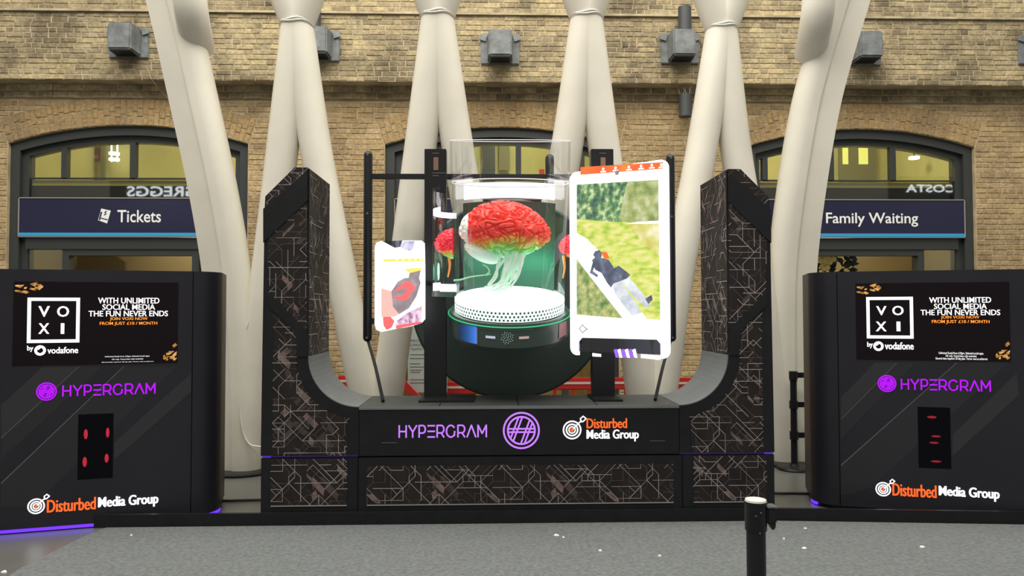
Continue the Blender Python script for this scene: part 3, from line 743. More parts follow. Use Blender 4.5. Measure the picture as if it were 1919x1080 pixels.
def tower(s, label):
    t = thing('display_tower', (SX + s * 1.7, SY, .52), label, 'tower', 'towers of the display frame')
    mir = lambda P: [(s * -1 * u, v) for u, v in P] if s > 0 else P
    arc = [(-1.232 - .388 * math.cos(a), 1.272 - .39 * math.sin(a)) for a in (math.pi / 2 * i / 14 for i in range(15))]
    prof = [(-1.97, .52), (-1.956, 2.40), (-1.952, 2.50), (-1.73, 2.724), (-1.63, 2.724), (-1.62, 1.275)] + arc[1:] + [(-1.232, .52)]
    q = MB(); q.prism(SF, mir(prof), SY - SB, 0); q.build('tower_body', M['black'], t, t)
    P = lambda L: [(lambda w_: (w_[0], w_[1]))(SF.px(x, y)) for x, y in L]
    p1 = P([(499, 368), (553, 315), (576, 315), (576, 327), (567, 328), (499, 389)])
    p2 = P([(502, 447), (576, 377), (576, 618), (572, 616), (504, 548)])
    p3 = P([(513, 586), (516, 586), (547, 615), (556, 635), (556, 700)]) + [(-1.232 - .475 * math.cos(a), 1.272 - .478 * math.sin(a)) for a in (math.pi / 2 * i / 12 * .83 + .12 for i in range(13))] + P([(650, 790), (650, 853), (511, 853)])
    for i, pl in enumerate((p1, p2, p3)): printed_panel('printed_panel', SF, mir(pl), t, ou=-1.165 + .21 * i + (.1 if s > 0 else 0), ov=-.55 + (.3 if s > 0 else 0))
    # raised black bands
    b1 = P([(494, 392), (567, 328), (577, 327), (577, 376), (502, 447), (494, 455)])
    b2 = P([(504, 548), (572, 616), (577, 632), (577, 668), (557, 668), (556, 635), (547, 615), (516, 586), (504, 574)])
    for b_ in (b1, b2):
        q = MB(); q.prism(SF, mir(b_), 0, .012); q.build('black_band', M['black'], t, t)
    # inner side: printed board above, grey ramp below
    x = SX + s * 1.622
    if s < 0: fs = Frame((x, SY, 0), (0, 1, 0)); pol = [(0.005, 1.28), (.715, 1.28), (.715, 2.715), (0.005, 2.715)]
    else: fs = Frame((x, SB, 0), (0, -1, 0)); pol = [(0.005, 1.28), (.715, 1.28), (.715, 2.715), (0.005, 2.715)]
    printed_panel('side_panel', fs, pol, t, d=.006, ou=.1, ov=-.2)
    q = MB(); ar2 = [(-1.232 - (.388 - dd) * math.cos(a), 1.272 - (.39 - dd) * math.sin(a)) for dd in (0.001,) for a in (math.pi / 2 * i / 14 for i in range(15))]
    ar3 = [(-1.232 - .380 * math.cos(a), 1.272 - .382 * math.sin(a)) for a in (math.pi / 2 * i / 14 for i in range(15))]
    for i in range(14): q.prism(SF, mir([ar2[i], ar2[i+1], ar3[i+1], ar3[i]]), SY - SB + .003, -.003)
    q.build('curved_ramp', M['grey_ramp'], t, t, True)
    return t
tower(-1, 'tall black patterned tower on the left, curving into the lettered bench')
tower(1, 'tall black patterned tower on the right, curving into the lettered bench')

# bench with the company lettering
def hypergram(mb, fr, u0, u1, v0, v1, d, wd):
    """nine letters: three-bar E, A without its bar"""
    adv = [1.0, .95, .85, .85, .95, 1.1, .95, 1.05, 1.1]; gap = .24; tot = sum(adv) + gap * 8; k_ = (u1 - u0) / tot; h_ = v1 - v0; x = u0
    for ch, a in zip('HYPERGRAM', adv):
        wl = a * k_; i = 'HYPERGRAM'.index(ch); S = lambda *pts: stroke(mb, fr, [(x + px_ * wl, v0 + py_ * h_) for px_, py_ in pts], wd, d)
        arc = lambda cx, cy, rx, ry, a0, a1, n_=10: S(*[(cx + rx * math.cos(a0 + (a1 - a0) * j / n_), cy + ry * math.sin(a0 + (a1 - a0) * j / n_)) for j in range(n_ + 1)])
        if ch == 'H': S((0.08, 0), (.08, 1)); S((.92, 0), (.92, 1)); S((.08, .5), (.92, .5))
        if ch == 'Y': S((0, 1), (.5, .45), (1, 1)); S((.5, .45), (.5, 0))
        if ch == 'P': S((.08, 0), (.08, 1), (.6, 1)); arc(.6, .68, .36, .32, math.pi / 2, -math.pi / 2); S((.6, .36), (.08, .36))
        if ch == 'E': S((0.05, .98), (1, .98)); S((0.05, .5), (1, .5)); S((0.05, .02), (1, .02))
        if ch == 'R': S((.08, 0), (.08, 1), (.6, 1)); arc(.6, .68, .34, .32, math.pi / 2, -math.pi / 2); S((.6, .36), (.08, .36)); S((.6, .36), (.95, 0))
        if ch == 'G': arc(.5, .5, .48, .5, math.pi * .22, math.pi * 1.78, 18); S((.88, .12), (.93, .45), (.93, .48))
        if ch == 'A': S((0, 0), (.5, 1), (1, 0))
        if ch == 'M': S((.04, 0), (.04, 1), (.5, .3), (.96, 1), (.96, 0))
        x += wl + gap * k_
def emblem(mb, fr, cu, cv, r, d, wd):
    ring2(fr, mb, cu, cv, r - wd, r, d, 48); ring2(fr, mb, cu, cv, r * .78 - wd, r * .78, d, 48); q_ = r * .74
    for o_ in (-.09, .09): stroke(mb, fr, [(cu - q_ * .97, cv + o_ * r), (cu + q_ * .97, cv + o_ * r)], wd * .9, d)
    for cx in (-.32, .34):
        for o_ in (-.10, .10):
            def lim(sg):
                for j in range(60, 0, -1):
                    yy = sg * q_ * j / 60; xx = (cx + o_) * r + yy * .38
                    if math.hypot(xx, yy) < q_: return (cu + xx, cv + yy)
            stroke(mb, fr, [lim(-1), lim(1)], wd * .9, d)
def target(mbw, mbo, fr, cu, cv, r, d):
    for a, b in ((.84, 1.0), (.52, .68), (.28, .40)): ring2(fr, mbw, cu, cv, r * a, r * b, d, 36)
    disc2(fr, mbo, cu, cv, r * .2, d)
    stroke(mbw, fr, [(cu + r * .15, cv + r * .15), (cu + r * 1.0, cv + r * 1.0)], r * .12, d + .0006)
    stroke(mbw, fr, [(cu + r * .95, cv + r * .85), (cu + r * .9, cv + r * 1.2), (cu + r * 1.2, cv + r * 1.45), (cu + r * 1.5, cv + r * 1.2), (cu + r * 1.2, cv + r * .9), (cu + r * .95, cv + r * .85)], r * .12, d + .0006)
t = thing('lettered_bench', (SX, SY, .51), 'long black bench box with purple and orange lettering between the towers', 'bench')
q = MB(); q.rect(SF, -1.229, 1.229, .512, .882, SY - SB, 0); q.build('bench_box', M['black'], t, t, bevel=.004)
q = MB(); q.rect(SF, -1.229, 1.229, .866, .886, -.01, .006); q.build('top_edge', M['grey_ramp'], t, t)
q = MB(); q.rect(SF, -1.229, 1.229, .884, .888, SY - SB, -.012); q.build('bench_top', M['bench_top'], t, t)
for uu in (-.62, -.01, .60): 
    q = MB(); q.rect(SF, uu - .004, uu + .004, .888, .889, SY - SB, -.012); q.build('top_joint', M['black'], t, t)
for uu in (-1.0, 1.06):
    q = MB(); q.rect(SF, uu - .06, uu + .06, .612, .616, 0, .003); q.build('latch_line', M['screw'], t, t)
a, b = SF.px(747, 820), SF.px(912, 797); q = MB(); hypergram(q, SF, a[0], b[0], a[1], b[1], .004, .0115); q.build('purple_lettering', M['lilac_lit'], t, t)
c_ = SF.px(977, 807); q = MB(); emblem(q, SF, c_[0], c_[1], .142, .004, .014); q.build('round_emblem', M['lilac_lit'], t, t)
qw, qo = MB(), MB(); c_ = SF.px(1072, 806); target(qw, qo, SF, c_[0], c_[1], .072, .004); qw.build('target_icon', M['white_lit'], t, t); qo.build('target_centre', M['red_orange'], t, t); qw, qo = MB(), MB()
a, b = SF.px(1099, 803), SF.px(1175, 784); text(qo, SF, 'Disturbed', a[0], b[0], a[1], b[1], .004, .004, .026)
a, b = SF.px(1099, 828), SF.px(1197, 805); text(qw, SF, 'Media Group', a[0], b[0], a[1], b[1], .004, .004, .026)
qw.build('white_lettering', M['white_lit'], t, t); qo.build('orange_lettering', M['red_orange'], t, t)

# ------------------------------------------------------------------ information kiosks
def kiosk(S, ang, side, D, label):
    """S: seam where the flat face meets the rounded end, side: +1 rounded end seen on the right"""
    a = math.radians(ang); U = Vector((math.cos(a), math.sin(a) * side, 0)); W, r, dep, ZTOP = 1.52, .20, .62, 1.932
    O = Vector((S[0], S[1], 0)) - (U * W if side > 0 else Vector((0, 0, 0)))
    fr = Frame(O, U)
    t = thing('information_kiosk', tuple(fr.p(W / 2, 0, -.3)), label, 'kiosk')
    out = [(0, 0), (W, 0)]
    out += [(W + r * math.sin(q_), -r + r * math.cos(q_)) for q_ in (math.pi / 2 * i / 12 for i in range(1, 13))] + [(W + r, -dep), (-r, -dep)]
    out += [(-r * math.cos(q_), -r + r * math.sin(q_)) for q_ in (math.pi / 2 * i / 12 for i in range(12))]
    def ring(z, ins=0): return [fr.p(u, z, w_) for u, w_ in out]
    q = MB(); q.loft([ring(.035), ring(ZTOP)], True); q.build('body', M['kiosk'], t, t, True)
    q = MB(); ctr = (W / 2, -dep / 2)
    inn = [(ctr[0] + (u - ctr[0]) * .975, ctr[1] + (w_ - ctr[1]) * .93) for u, w_ in out]
    q.loft([[fr.p(u, 0, w_) for u, w_ in inn], [fr.p(u, .035, w_) for u, w_ in inn]], True); q.build('foot', M['black'], t, t)
    for u in (0.0, W):
        q = MB(); q.rect(fr, u - .003, u + .003, .04, ZTOP - .002, 0, .002); q.build('seam', M['black_gloss'], t, t)
    # light strip under the rounded corners and the front edge
    q = MB(); led = [(u, w_) for u, w_ in out if w_ > -.3]; led = [fr.p(u, 0, w_) for u, w_ in led]
    k_ = len(led)
    lo = [(-r * math.cos(q_), -r + r * math.sin(q_)) for q_ in (math.pi / 2 * i / 12 for i in range(12))] + [(0, 0), (W, 0)] + [(W + r * math.sin(q_), -r + r * math.cos(q_)) for q_ in (math.pi / 2 * i / 12 for i in range(1, 13))]
    for (u0, w0), (u1, w1) in zip(lo[:-1], lo[1:]):
        if side < 0 and (w0 > -.085 or w1 > -.085): continue
        n0, n1 = .004, -.012
        mid = (W / 2, -dep / 2)
        def inw(u, w_, e): return (u + (mid[0] - u) * e, w_ + (mid[1] - w_) * e)
        b0, b1 = inw(u0, w0, .02), inw(u1, w1, .02)
        q.loft([[fr.p(u0, .010, w0), fr.p(u1, .010, w1), fr.p(b1[0], .010, b1[1]), fr.p(b0[0], .010, b0[1])], [fr.p(u0, .032, w0), fr.p(u1, .032, w1), fr.p(b1[0], .032, b1[1]), fr.p(b0[0], .032, b0[1])]], True)
    q.build('violet_light_strip', M['violet_led'], t, t)
    # printed diagonal bands, given on the face
    P = lambda x, y: fr.px(x, y)
    cl = lambda L: [(min(max(P(x, y)[0], .01), W - .01), P(x, y)[1]) for x, y in L]
    for nm, L, m_, d in D['bands']:
        q = MB(); q.flat(fr, [P(x, y) for x, y in L], d); q.build(nm, M[m_], t, t)
    # screen
    sx = [P(*c_) for c_ in D['screen']]; u0 = (sx[0][0] + sx[3][0]) / 2; u1 = (sx[1][0] + sx[2][0]) / 2; v1 = (sx[0][1] + sx[1][1]) / 2; v0 = (sx[2][1] + sx[3][1]) / 2
    q = MB(); q.rect(fr, u0, u1, v0, v1, -.01, .003); scr = q.build('screen', M['screen'], t, t)
    qw, qo, qh = MB(), MB(), MB(); d = .0042
    for s_, x0, y0, x1, y1, which, bold in D['text']:
        a_, b_ = P(x0, y1), P(x1, y0); ql = MB(); text(ql, fr, s_, a_[0], b_[0], a_[1], b_[1], d, min(bold, .008), .019 if len(s_) < 30 else 0); ql.build('orange_text_line' if which == 'o' else 'white_text_line', M['orange_lit' if which == 'o' else 'white_lit'], scr, t)
    fx = [P(*c_) for c_ in D['frame']]; w_ = .024
    fu0, fv0, fu1, fv1 = fx[0][0], fx[1][1], fx[1][0], fx[0][1]
    for r_ in ((fu0, fu1, fv1 - w_, fv1), (fu0, fu1, fv0, fv0 + w_), (fu0, fu0 + w_, fv0 + w_, fv1 - w_), (fu1 - w_, fu1, fv0 + w_, fv1 - w_)): qw.flat(fr, [(r_[0], r_[2]), (r_[1], r_[2]), (r_[1], r_[3]), (r_[0], r_[3])], d)
    qw.build('square_frame', M['white_lit'], scr, t); qw = MB()
    cx, cy, cr = D['drop']; c_ = P(cx, cy); rr_ = abs(P(cx + cr, cy)[0] - c_[0]); ring2(fr, qw, c_[0], c_[1], rr_ * .52, rr_, d, 30)
    qw.flat(fr, [(c_[0] - rr_ * .05, c_[1] + rr_ * .6), (c_[0] - rr_ * .5, c_[1] + rr_ * .1), (c_[0] - rr_ * .25, c_[1] + rr_ * .12), (c_[0] + rr_ * .15, c_[1] + rr_ * .5)], d + .0003)
    qw.build('drop_logo', M['white_lit'], scr, t)
    rg = random.Random(5)
    q = MB()
    for k_ in range(16):
        bx = u0 + rg.uniform(.01, .17); by = v1 - .008 - rg.uniform(0, .085) * (1 - (bx - u0) / .24); a_ = rg.uniform(-.5, 1.1); L = rg.uniform(.02, .06)
        q.flat(fr, [(bx, by), (bx + L * math.cos(a_), by - L * .5 * math.sin(a_)), (bx + L * .6 * math.cos(a_), by - L * .3 - .006), (bx - .004, by - .008)], d)
        bx = u1 - rg.uniform(.012, .095); by = v0 + .008 + rg.uniform(0, .15) * (1 - (u1 - bx) / .12); a_ = rg.uniform(.4, 1.5); L = rg.uniform(.02, .045)
        q.flat(fr, [(bx - .004, by), (bx + .010, by + .004), (min(bx + L * math.cos(a_), u1 - .004), by + L * math.sin(a_)), (bx - .008, by + L * .5)], d)
    q.build('gold_leaf_picture', M['gold'], scr, t)['kind'] = 'stuff'
    # purple logo
    cx, cy, cr = D['emblem']; c_ = P(cx, cy); rr_ = abs(P(cx + cr, cy)[0] - P(cx - cr, cy)[0]) / 2; q = MB(); emblem(q, fr, c_[0], c_[1], rr_, .004, .0095); q.build('purple_emblem', M['purple_lit'], t, t); q = MB(); a_, b_, e_, g_ = [P(*k_) for k_ in D['hyper']]
    hypergram(q, fr, (a_[0] + e_[0]) / 2, (b_[0] + g_[0]) / 2, (e_[1] + g_[1]) / 2, (a_[1] + b_[1]) / 2, .004, .0105); q.build('purple_logo', M['purple_lit'], t, t)
    q = MB(); disc2(fr, q, c_[0], c_[1], rr_ * .74, .003); q.build('emblem_field', emat('emblem_field', (.16, .0, .40), .8), t, t)
    # white and orange logo
    qw, qo = MB(), MB(); cx, cy, cr = D['target']; c_ = P(cx, cy); rr_ = abs(P(cx + cr, cy)[0] - P(cx - cr, cy)[0]) / 2; target(qw, qo, fr, c_[0], c_[1], rr_, .004); qw.build('target_icon', M['white_hot'], t, t); qo.build('target_centre', M['red_orange'], t, t); qw, qo = MB(), MB()
    for mb_, s_, key in ((qo, 'Disturbed', 'dist'), (qw, 'Media Group', 'media')):
        a_, b_, e_, g_ = [P(*k_) for k_ in D[key]]; text(mb_, fr, s_, (a_[0] + e_[0]) / 2, (b_[0] + g_[0]) / 2, (e_[1] + g_[1]) / 2, (a_[1] + b_[1]) / 2, .004, .004, .026)
    qw.build('white_logo', M['white_hot'], t, t); qo.build('orange_logo', M['red_orange'], t, t)
    # dark sensor window
    wx = [P(*c_) for c_ in D['window']]; u0 = (wx[0][0] + wx[3][0]) / 2; u1 = (wx[1][0] + wx[2][0]) / 2; v1 = (wx[0][1] + wx[1][1]) / 2; v0 = (wx[2][1] + wx[3][1]) / 2
    q = MB(); q.rect(fr, u0, u1, v0, v1, -.01, .002); wn = q.build('dark_window', M['black_gloss'], t, t)
    for i, (x, y, sx_, sy_) in enumerate(D['glow']):
        c_ = P(x, y); q = MB(); n_ = 14
        q.flat(fr, [(c_[0] + sx_ * .0042 * math.cos(2*math.pi*j/n_), c_[1] + sy_ * .0042 * math.sin(2*math.pi*j/n_)) for j in range(n_)], .0035); q.build('red_light', M[D['glowmat']], wn, t)
    return t

LEFT = dict(
    screen=[(25, 527), (334, 531), (333, 683), (24, 683)], frame=[(52, 558), (149, 642)], drop=(75.5, 657, 11),
    text=[('V', 72, 574, 94, 594, 'w', .05), ('O', 107, 574, 130, 594, 'w', .05), ('X', 72, 606, 93, 626, 'w', .05), ('I', 114, 606, 121, 626, 'w', .004),
          ('by', 51, 648, 63, 660, 'w', .015), ('vodafone', 89, 650, 147, 663, 'w', .02),
          ('WITH UNLIMITED', 184, 558.5, 299, 569, 'w', .004), ('SOCIAL MEDIA', 192, 570.5, 291, 581, 'w', .004), ('THE FUN NEVER ENDS', 166, 582.5, 315, 593.5, 'w', .004),
          ('JOIN VOXI NOW', 206, 594.5, 277, 602, 'o', .003), ('FROM JUST £10 / MONTH', 187, 603, 295, 611, 'o', .003),
          ('Unlimited Social from £10pm, Selected social apps.', 197, 666, 281, 670.5, 'w', 0), ('UK only. Voice/video calls excluded.', 210, 671.5, 269, 675.5, 'w', 0), ('General data required. 30 day plan. Terms: voxi.co.uk/terms', 191, 676.5, 288, 680.5, 'w', 0)],
    emblem=(87.5, 734, 19.5), hyper=[(117, 724), (291, 718), (117, 743), (291, 737)],
    target=(68, 949, 16.5), dist=[(88, 937), (180, 932), (88, 961), (180, 955)], media=[(184, 932), (297, 925), (184, 956), (297, 950)],
    window=[(147, 777), (213, 775), (211, 896), (145, 899)], glow=[(161, 814, 3.2, 9), (202, 811, 2.8, 9), (159, 866, 3.4, 9), (200, 859, 3.2, 8)], glowmat='red_glow',
    bands=[('band', [(2, 822), (148, 688), (190, 688), (2, 862)], 'kiosk_band2', .0006), ('band', [(2, 908), (232, 688), (330, 688), (60, 950), (2, 950)], 'kiosk_band2', .0005),
           ('wide_band', [(214, 830), (358, 700), (358, 735), (214, 862)], 'kiosk_band', .0008), ('wide_band', [(2, 760), (80, 688), (148, 688), (2, 820)], 'kiosk_band', .0005),
           ('thin_line', [(2, 820.5), (148, 687), (149.5, 687), (2, 822.5)], 'kiosk_line', .0012), ('thin_line', [(2, 905), (231, 687), (233, 687), (2, 908)], 'kiosk_line', .0012),
           ('thin_line', [(215, 800), (336, 688), (337, 688), (215, 801)], 'kiosk_band', .0012)])
RIGHT = dict(
    screen=[(1603, 532), (1892, 528), (1893, 678), (1605, 674)], frame=[(1623, 557), (1712, 635)], drop=(1646, 649, 9.8),
    text=[('V', 1642, 574, 1661, 591, 'w', .05), ('O', 1672, 573.5, 1693, 591, 'w', .05), ('X', 1641, 603, 1661, 621, 'w', .05), ('I', 1680, 603, 1687, 621, 'w', .004),
          ('by', 1625, 641, 1635.5, 653, 'w', .015), ('vodafone', 1658, 642, 1712, 655, 'w', .02),
          ('WITH UNLIMITED', 1741, 557, 1857, 568, 'w', .004), ('SOCIAL MEDIA', 1750, 569, 1849, 579.5, 'w', .004), ('THE FUN NEVER ENDS', 1725, 580.5, 1874, 591, 'w', .004),
          ('JOIN VOXI NOW', 1763, 592, 1835, 599, 'o', .003), ('FROM JUST £10 / MONTH', 1746, 600, 1854, 607.5, 'o', .003),
          ('Unlimited Social from £10pm, Selected social apps.', 1759, 660.5, 1843, 665, 'w', 0), ('UK only. Voice/video calls excluded.', 1772, 666, 1830, 670, 'w', 0), ('General data required. 30 day plan. Terms: voxi.co.uk/terms', 1753, 671, 1850, 675, 'w', 0)],
    emblem=(1662, 719, 17.5), hyper=[(1688, 711), (1856, 714), (1688, 730), (1856, 733)],
    target=(1655, 917, 14.5), dist=[(1672, 906), (1755, 910), (1672, 929), (1755, 934)], media=[(1759, 911), (1873, 916), (1759, 934), (1873, 941)],
    window=[(1719, 764), (1780, 763), (1783, 879), (1722, 877)], glow=[(1746, 782, 8, 2.5), (1754, 818, 8, 2), (1750, 830, 8, 2), (1754, 865, 9, 2)], glowmat='red_dim',
    bands=[('band', [(1576, 785), (1680, 680), (1715, 680), (1576, 822)], 'kiosk_band2', .0006), ('band', [(1576, 874), (1793, 680), (1890, 680), (1630, 915), (1576, 930)], 'kiosk_band2', .0005),
           ('wide_band', [(1785, 815), (1905, 700), (1910, 740), (1785, 855)], 'kiosk_band', .0008), ('wide_band', [(1576, 745), (1640, 680), (1680, 680), (1576, 783)], 'kiosk_band', .0005),
           ('thin_line', [(1576, 785), (1680, 680), (1681.5, 680), (1576, 787)], 'kiosk_line', .0012), ('thin_line', [(1576, 871), (1792, 680), (1794, 680), (1576, 874)], 'kiosk_line', .0012),
           ('thin_line', [(1784, 780), (1900, 676), (1901, 676), (1784, 781)], 'kiosk_band', .0012)])
kiosk((-2.329, 5.851), 15.5, 1, LEFT, 'black information kiosk on the left with a screen and four red lights below')
kiosk((2.825, 5.96), 17.3, -1, RIGHT, 'black information kiosk on the right with a screen and a dim red display below')

# ------------------------------------------------------------------ brain jar
JT = math.radians(14); JAX = Vector((0, -math.sin(JT), math.cos(JT)))
JC = at(955, 560, 6.15)              # middle of the lit floor of the jar
JR, JH = .468, .96
jar = thing('brain_jar', tuple(JC - JAX * .30), 'big clear glass jar with glowing white floor and rim on a dark round housing', 'jar')
def jl(prof, name, m, smooth=True, n=72, parent=None, cap=False):
    q = MB(); q.lathe(JC, JAX, prof, n, cap); return q.build(name, m, parent or jar, jar, smooth)
jl([(JR, -.02), (JR, JH)], 'glass_wall', M['jar'])
jl([(JR + .012, JH - .02), (JR + .012, JH + .33)], 'upper_glass_ring', M['jar'])
a_ = JAX.orthogonal().normalized(); b_ = JAX.cross(a_)
def ring_tube(h, r, rad, name, m):
    q = MB(); q.tube([JC + JAX * h + (a_ * math.cos(2*math.pi*i/72) + b_ * math.sin(2*math.pi*i/72)) * r for i in range(73)], rad, 8, False); return q.build(name, m, jar, jar, True)
M['rim_glass'] = mat('rim_glass', (0.75, 0.75, 0.78), 0.15, emis=(.8, .75, .85), es=.25)
M['green_led'] = emat('green_led', (.02, .42, .17), 0.9)
ring_tube(JH, JR, .004, 'glass_rim', M['rim_glass']); ring_tube(JH + .33, JR + .012, .003, 'upper_rim', M['rim_glass'])
bx, by = Vector((1, 0, 0)), JAX.cross(Vector((1, 0, 0)))
if by.y < 0: by = -by
def hp(deg, h, r):
    t_ = math.radians(deg); return JC + JAX * h + (bx * math.cos(t_) + by * math.sin(t_)) * r
def patch(d0, d1, h0, h1, name, m, r=JR + .036, n=8):
    q = MB(); q.loft([[hp(d0 + (d1 - d0) * i / n, h_, r) for i in range(n + 1)] for h_ in (h0, h1)], False, False); return q.build(name, m, jar, jar, True)
patch(30, 150, 0, JH * .80, 'dark_rear_shell', M['jar_back'], JR - .02, 24)
M['band_soft'] = emat('band_soft', (0.95, .93, 1.0), .95)
M['band_lit'] = emat('band_lit', (0.95, .93, 1.0), 1.5)
patch(30, 150, JH * .83, JH * .97, 'top_light_band', M['band_lit'], JR - .03, 30)
jl([(.001, .012), (JR - .04, .012)], 'lit_floor', emat('floor_lit', (.93, 1.0, .97), 1.15))
jl([(JR - .012, -.085), (JR - .012, .012), (JR - .04, .012)], 'lit_ring', emat('ring_lit', (.85, 1.0, .94), 1.5))
q = MB()
for row in range(3):
    for i in range(44):
        t_ = -178 + 176 * (i + .5 * (row % 2)) / 43.5; c_ = hp(t_, -.070 + .028 * row, JR - .0105); t_ = math.radians(t_)
        tg = (-bx * math.sin(t_) + by * math.cos(t_)) * .0085; q.face([c_ - tg - JAX * .009, c_ + tg - JAX * .009, c_ + tg + JAX * .009, c_ - tg + JAX * .009])
o = q.build('ring_hole', mat('ring_hole_green', (.05, .22, .14), .5), jar, jar); o['kind'] = 'stuff'
jl([(JR - .02, -.10), (JR + .028, -.09), (JR + .033, -.12), (JR + .03, -.28), (JR - .02, -.33), (.02, -.34)], 'housing', M['housing'])
ring_tube(-.112, JR + .040, .005, 'green_light_ring', M['green_led'])
# front fittings on the housing; blue and pink patches are painted LED reflections
patch(-113, -104, -.205, -.185, 'lit_slot', emat('slot_white', (.6, .62, .75), .6)); patch(-83, -74, -.205, -.185, 'lit_slot', emat('slot_pink', (.55, .4, .38), .6))
for k_ in range(8):
    patch(-146 + 3 * k_, -143 + 3 * k_, -.265, -.125, 'blue_reflection', emat('blue_sheen', (.04 * k_ / 7 + .02, .08 + .16 * k_ / 7, .20 + .70 * k_ / 7), .12 + .5 * (k_ / 7) ** 2), n=2)
for k_ in range(5):
    patch(-40 + 3 * k_, -37 + 3 * k_, -.25, -.13, 'pink_reflection', emat('pink_sheen', (.45, .20, .22), .10 + .06 * k_), n=2)
patch(-122, -70, -.133, -.130, 'edge_line', M['line_silver'], n=16); patch(-122, -121, -.265, -.13, 'edge_line', M['line_silver'], n=1)
def blob_at(q, c0, r): blob(q, c0, r, n=6)
q = MB()
for k_ in range(30):
    a = k_ * 2.4; r_ = .0092 * math.sqrt(k_ + .5); blob_at(q, hp(-93.5 + math.degrees(r_ * math.cos(a) / (JR + .036)), -.195 + r_ * math.sin(a), JR + .035), .0030)
o = q.build('speaker_hole', emat('speaker_dots', (.5, .65, .6), .6), jar, jar); o['kind'] = 'stuff'

# the brain
def brain_mesh(scale, sub, name, m, root, center, seed=0.0, cut=None):
    bm = bmesh.new(); bmesh.ops.create_icosphere(bm, subdivisions=sub, radius=1.0)
    Q1, Q2 = Vector((seed + 3.1, 7.7, 1.3)), Vector((11.2, seed + 2.4, 5.9))
    for v in bm.verts:
        x, y, z = v.co
        s = Vector((x * .374, y * .285, z * .240))
        if z < 0: s.z *= .80 + .10 * math.cos(x * 2.5)
        if x > 0: s.z *= 1 - .12 * x * x; s.y *= 1 - .18 * x * x
        s.z += .022 * (1 - x * x) - .02 * x
        f_ = Vector((s.x * 11, s.y * 11, s.z * 13))
        wv = Vector((noise.noise(f_ * .55 + Q2), noise.noise(f_ * .55 + Q1), noise.noise(f_ * .55 - Q2))) * 1.3
        g = min(abs(noise.noise(f_ + wv + Q1)) * 4.2, abs(noise.noise(f_ * .8 - wv + Q2)) * 4.6 + .05)
        hgt = min(1.0, g) ** .55
        lat = math.exp(-((s.z + .035 - .25 * s.x) / .010) ** 2) * (1 if -.30 < s.x < .12 else 0)
        nrm = Vector((x / .372, y / .285, z / .225)).normalized()
        s += nrm * (.046 * hgt - .040 - .022 * lat)
        v.co = s * scale
    if cut: bmesh.ops.bisect_plane(bm, geom=bm.verts[:] + bm.edges[:] + bm.faces[:], plane_co=(cut[0] - center[0], 0, 0), plane_no=(cut[1], 0, 0), clear_outer=True)
    me = bpy.data.meshes.new(name); bm.to_mesh(me); bm.free(); me.materials.append(m)
    for p_ in me.polygons: p_.use_smooth = True
    off = Vector(center) - Vector(root.location)
    for v in me.vertices: v.co += off
    o = bpy.data.objects.new(name, me); col.objects.link(o); o.parent = root; return o
def brain_material(name, zc, h_, red, gain, xw=None):
    m = bpy.data.materials.new(name); m.use_nodes = True; nt = m.node_tree; b = nt.nodes['Principled BSDF']
    g = nt.nodes.new('ShaderNodeNewGeometry'); sp = nt.nodes.new('ShaderNodeSeparateXYZ'); nt.links.new(g.outputs['Position'], sp.inputs[0])
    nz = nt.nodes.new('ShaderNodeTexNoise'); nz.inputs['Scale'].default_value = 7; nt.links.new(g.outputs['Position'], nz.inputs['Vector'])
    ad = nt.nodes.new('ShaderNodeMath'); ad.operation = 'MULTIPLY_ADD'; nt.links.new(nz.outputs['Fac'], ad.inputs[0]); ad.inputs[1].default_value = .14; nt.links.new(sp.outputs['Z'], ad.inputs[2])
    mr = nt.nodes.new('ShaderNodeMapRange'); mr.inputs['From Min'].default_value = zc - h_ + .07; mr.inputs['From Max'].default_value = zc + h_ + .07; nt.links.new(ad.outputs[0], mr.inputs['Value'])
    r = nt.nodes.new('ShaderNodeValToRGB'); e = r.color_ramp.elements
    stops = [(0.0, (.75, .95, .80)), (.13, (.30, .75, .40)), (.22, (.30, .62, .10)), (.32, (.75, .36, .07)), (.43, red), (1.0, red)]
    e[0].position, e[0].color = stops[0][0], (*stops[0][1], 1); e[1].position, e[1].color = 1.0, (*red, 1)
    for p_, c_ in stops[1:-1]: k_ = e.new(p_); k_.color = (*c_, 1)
    nt.links.new(mr.outputs['Result'], r.inputs['Fac']); colr = r.outputs['Color']
    if xw is not None:  # white left of xw: refraction in the glass, put into the brain colour
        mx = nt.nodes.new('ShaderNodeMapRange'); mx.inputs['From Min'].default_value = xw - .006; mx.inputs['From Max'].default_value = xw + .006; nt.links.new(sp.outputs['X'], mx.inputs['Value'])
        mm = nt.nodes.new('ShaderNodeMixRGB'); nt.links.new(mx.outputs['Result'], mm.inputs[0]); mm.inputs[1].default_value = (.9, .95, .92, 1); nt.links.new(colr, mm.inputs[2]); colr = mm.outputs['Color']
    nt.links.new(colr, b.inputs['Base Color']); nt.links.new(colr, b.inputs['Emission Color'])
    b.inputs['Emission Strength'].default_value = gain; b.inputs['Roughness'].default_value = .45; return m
BC = at(947, 438, 6.02)
br = thing('brain_model', tuple(at(950, 552, 6.05)), 'large red brain with green and white underside and trailing white roots inside the jar', 'brain')
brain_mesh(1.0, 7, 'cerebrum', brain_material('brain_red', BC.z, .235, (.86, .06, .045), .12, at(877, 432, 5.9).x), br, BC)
M['nerve'] = mat('nerve_white', (.78, .92, .83), .4, emis=(.80, 1.0, .88), es=.12)
M['nerve_green'] = mat('nerve_green', (.35, .75, .45), .4, emis=(.25, .75, .40), es=.12)
q = MB(); cc = at(903, 474, 6.02)
rings = []
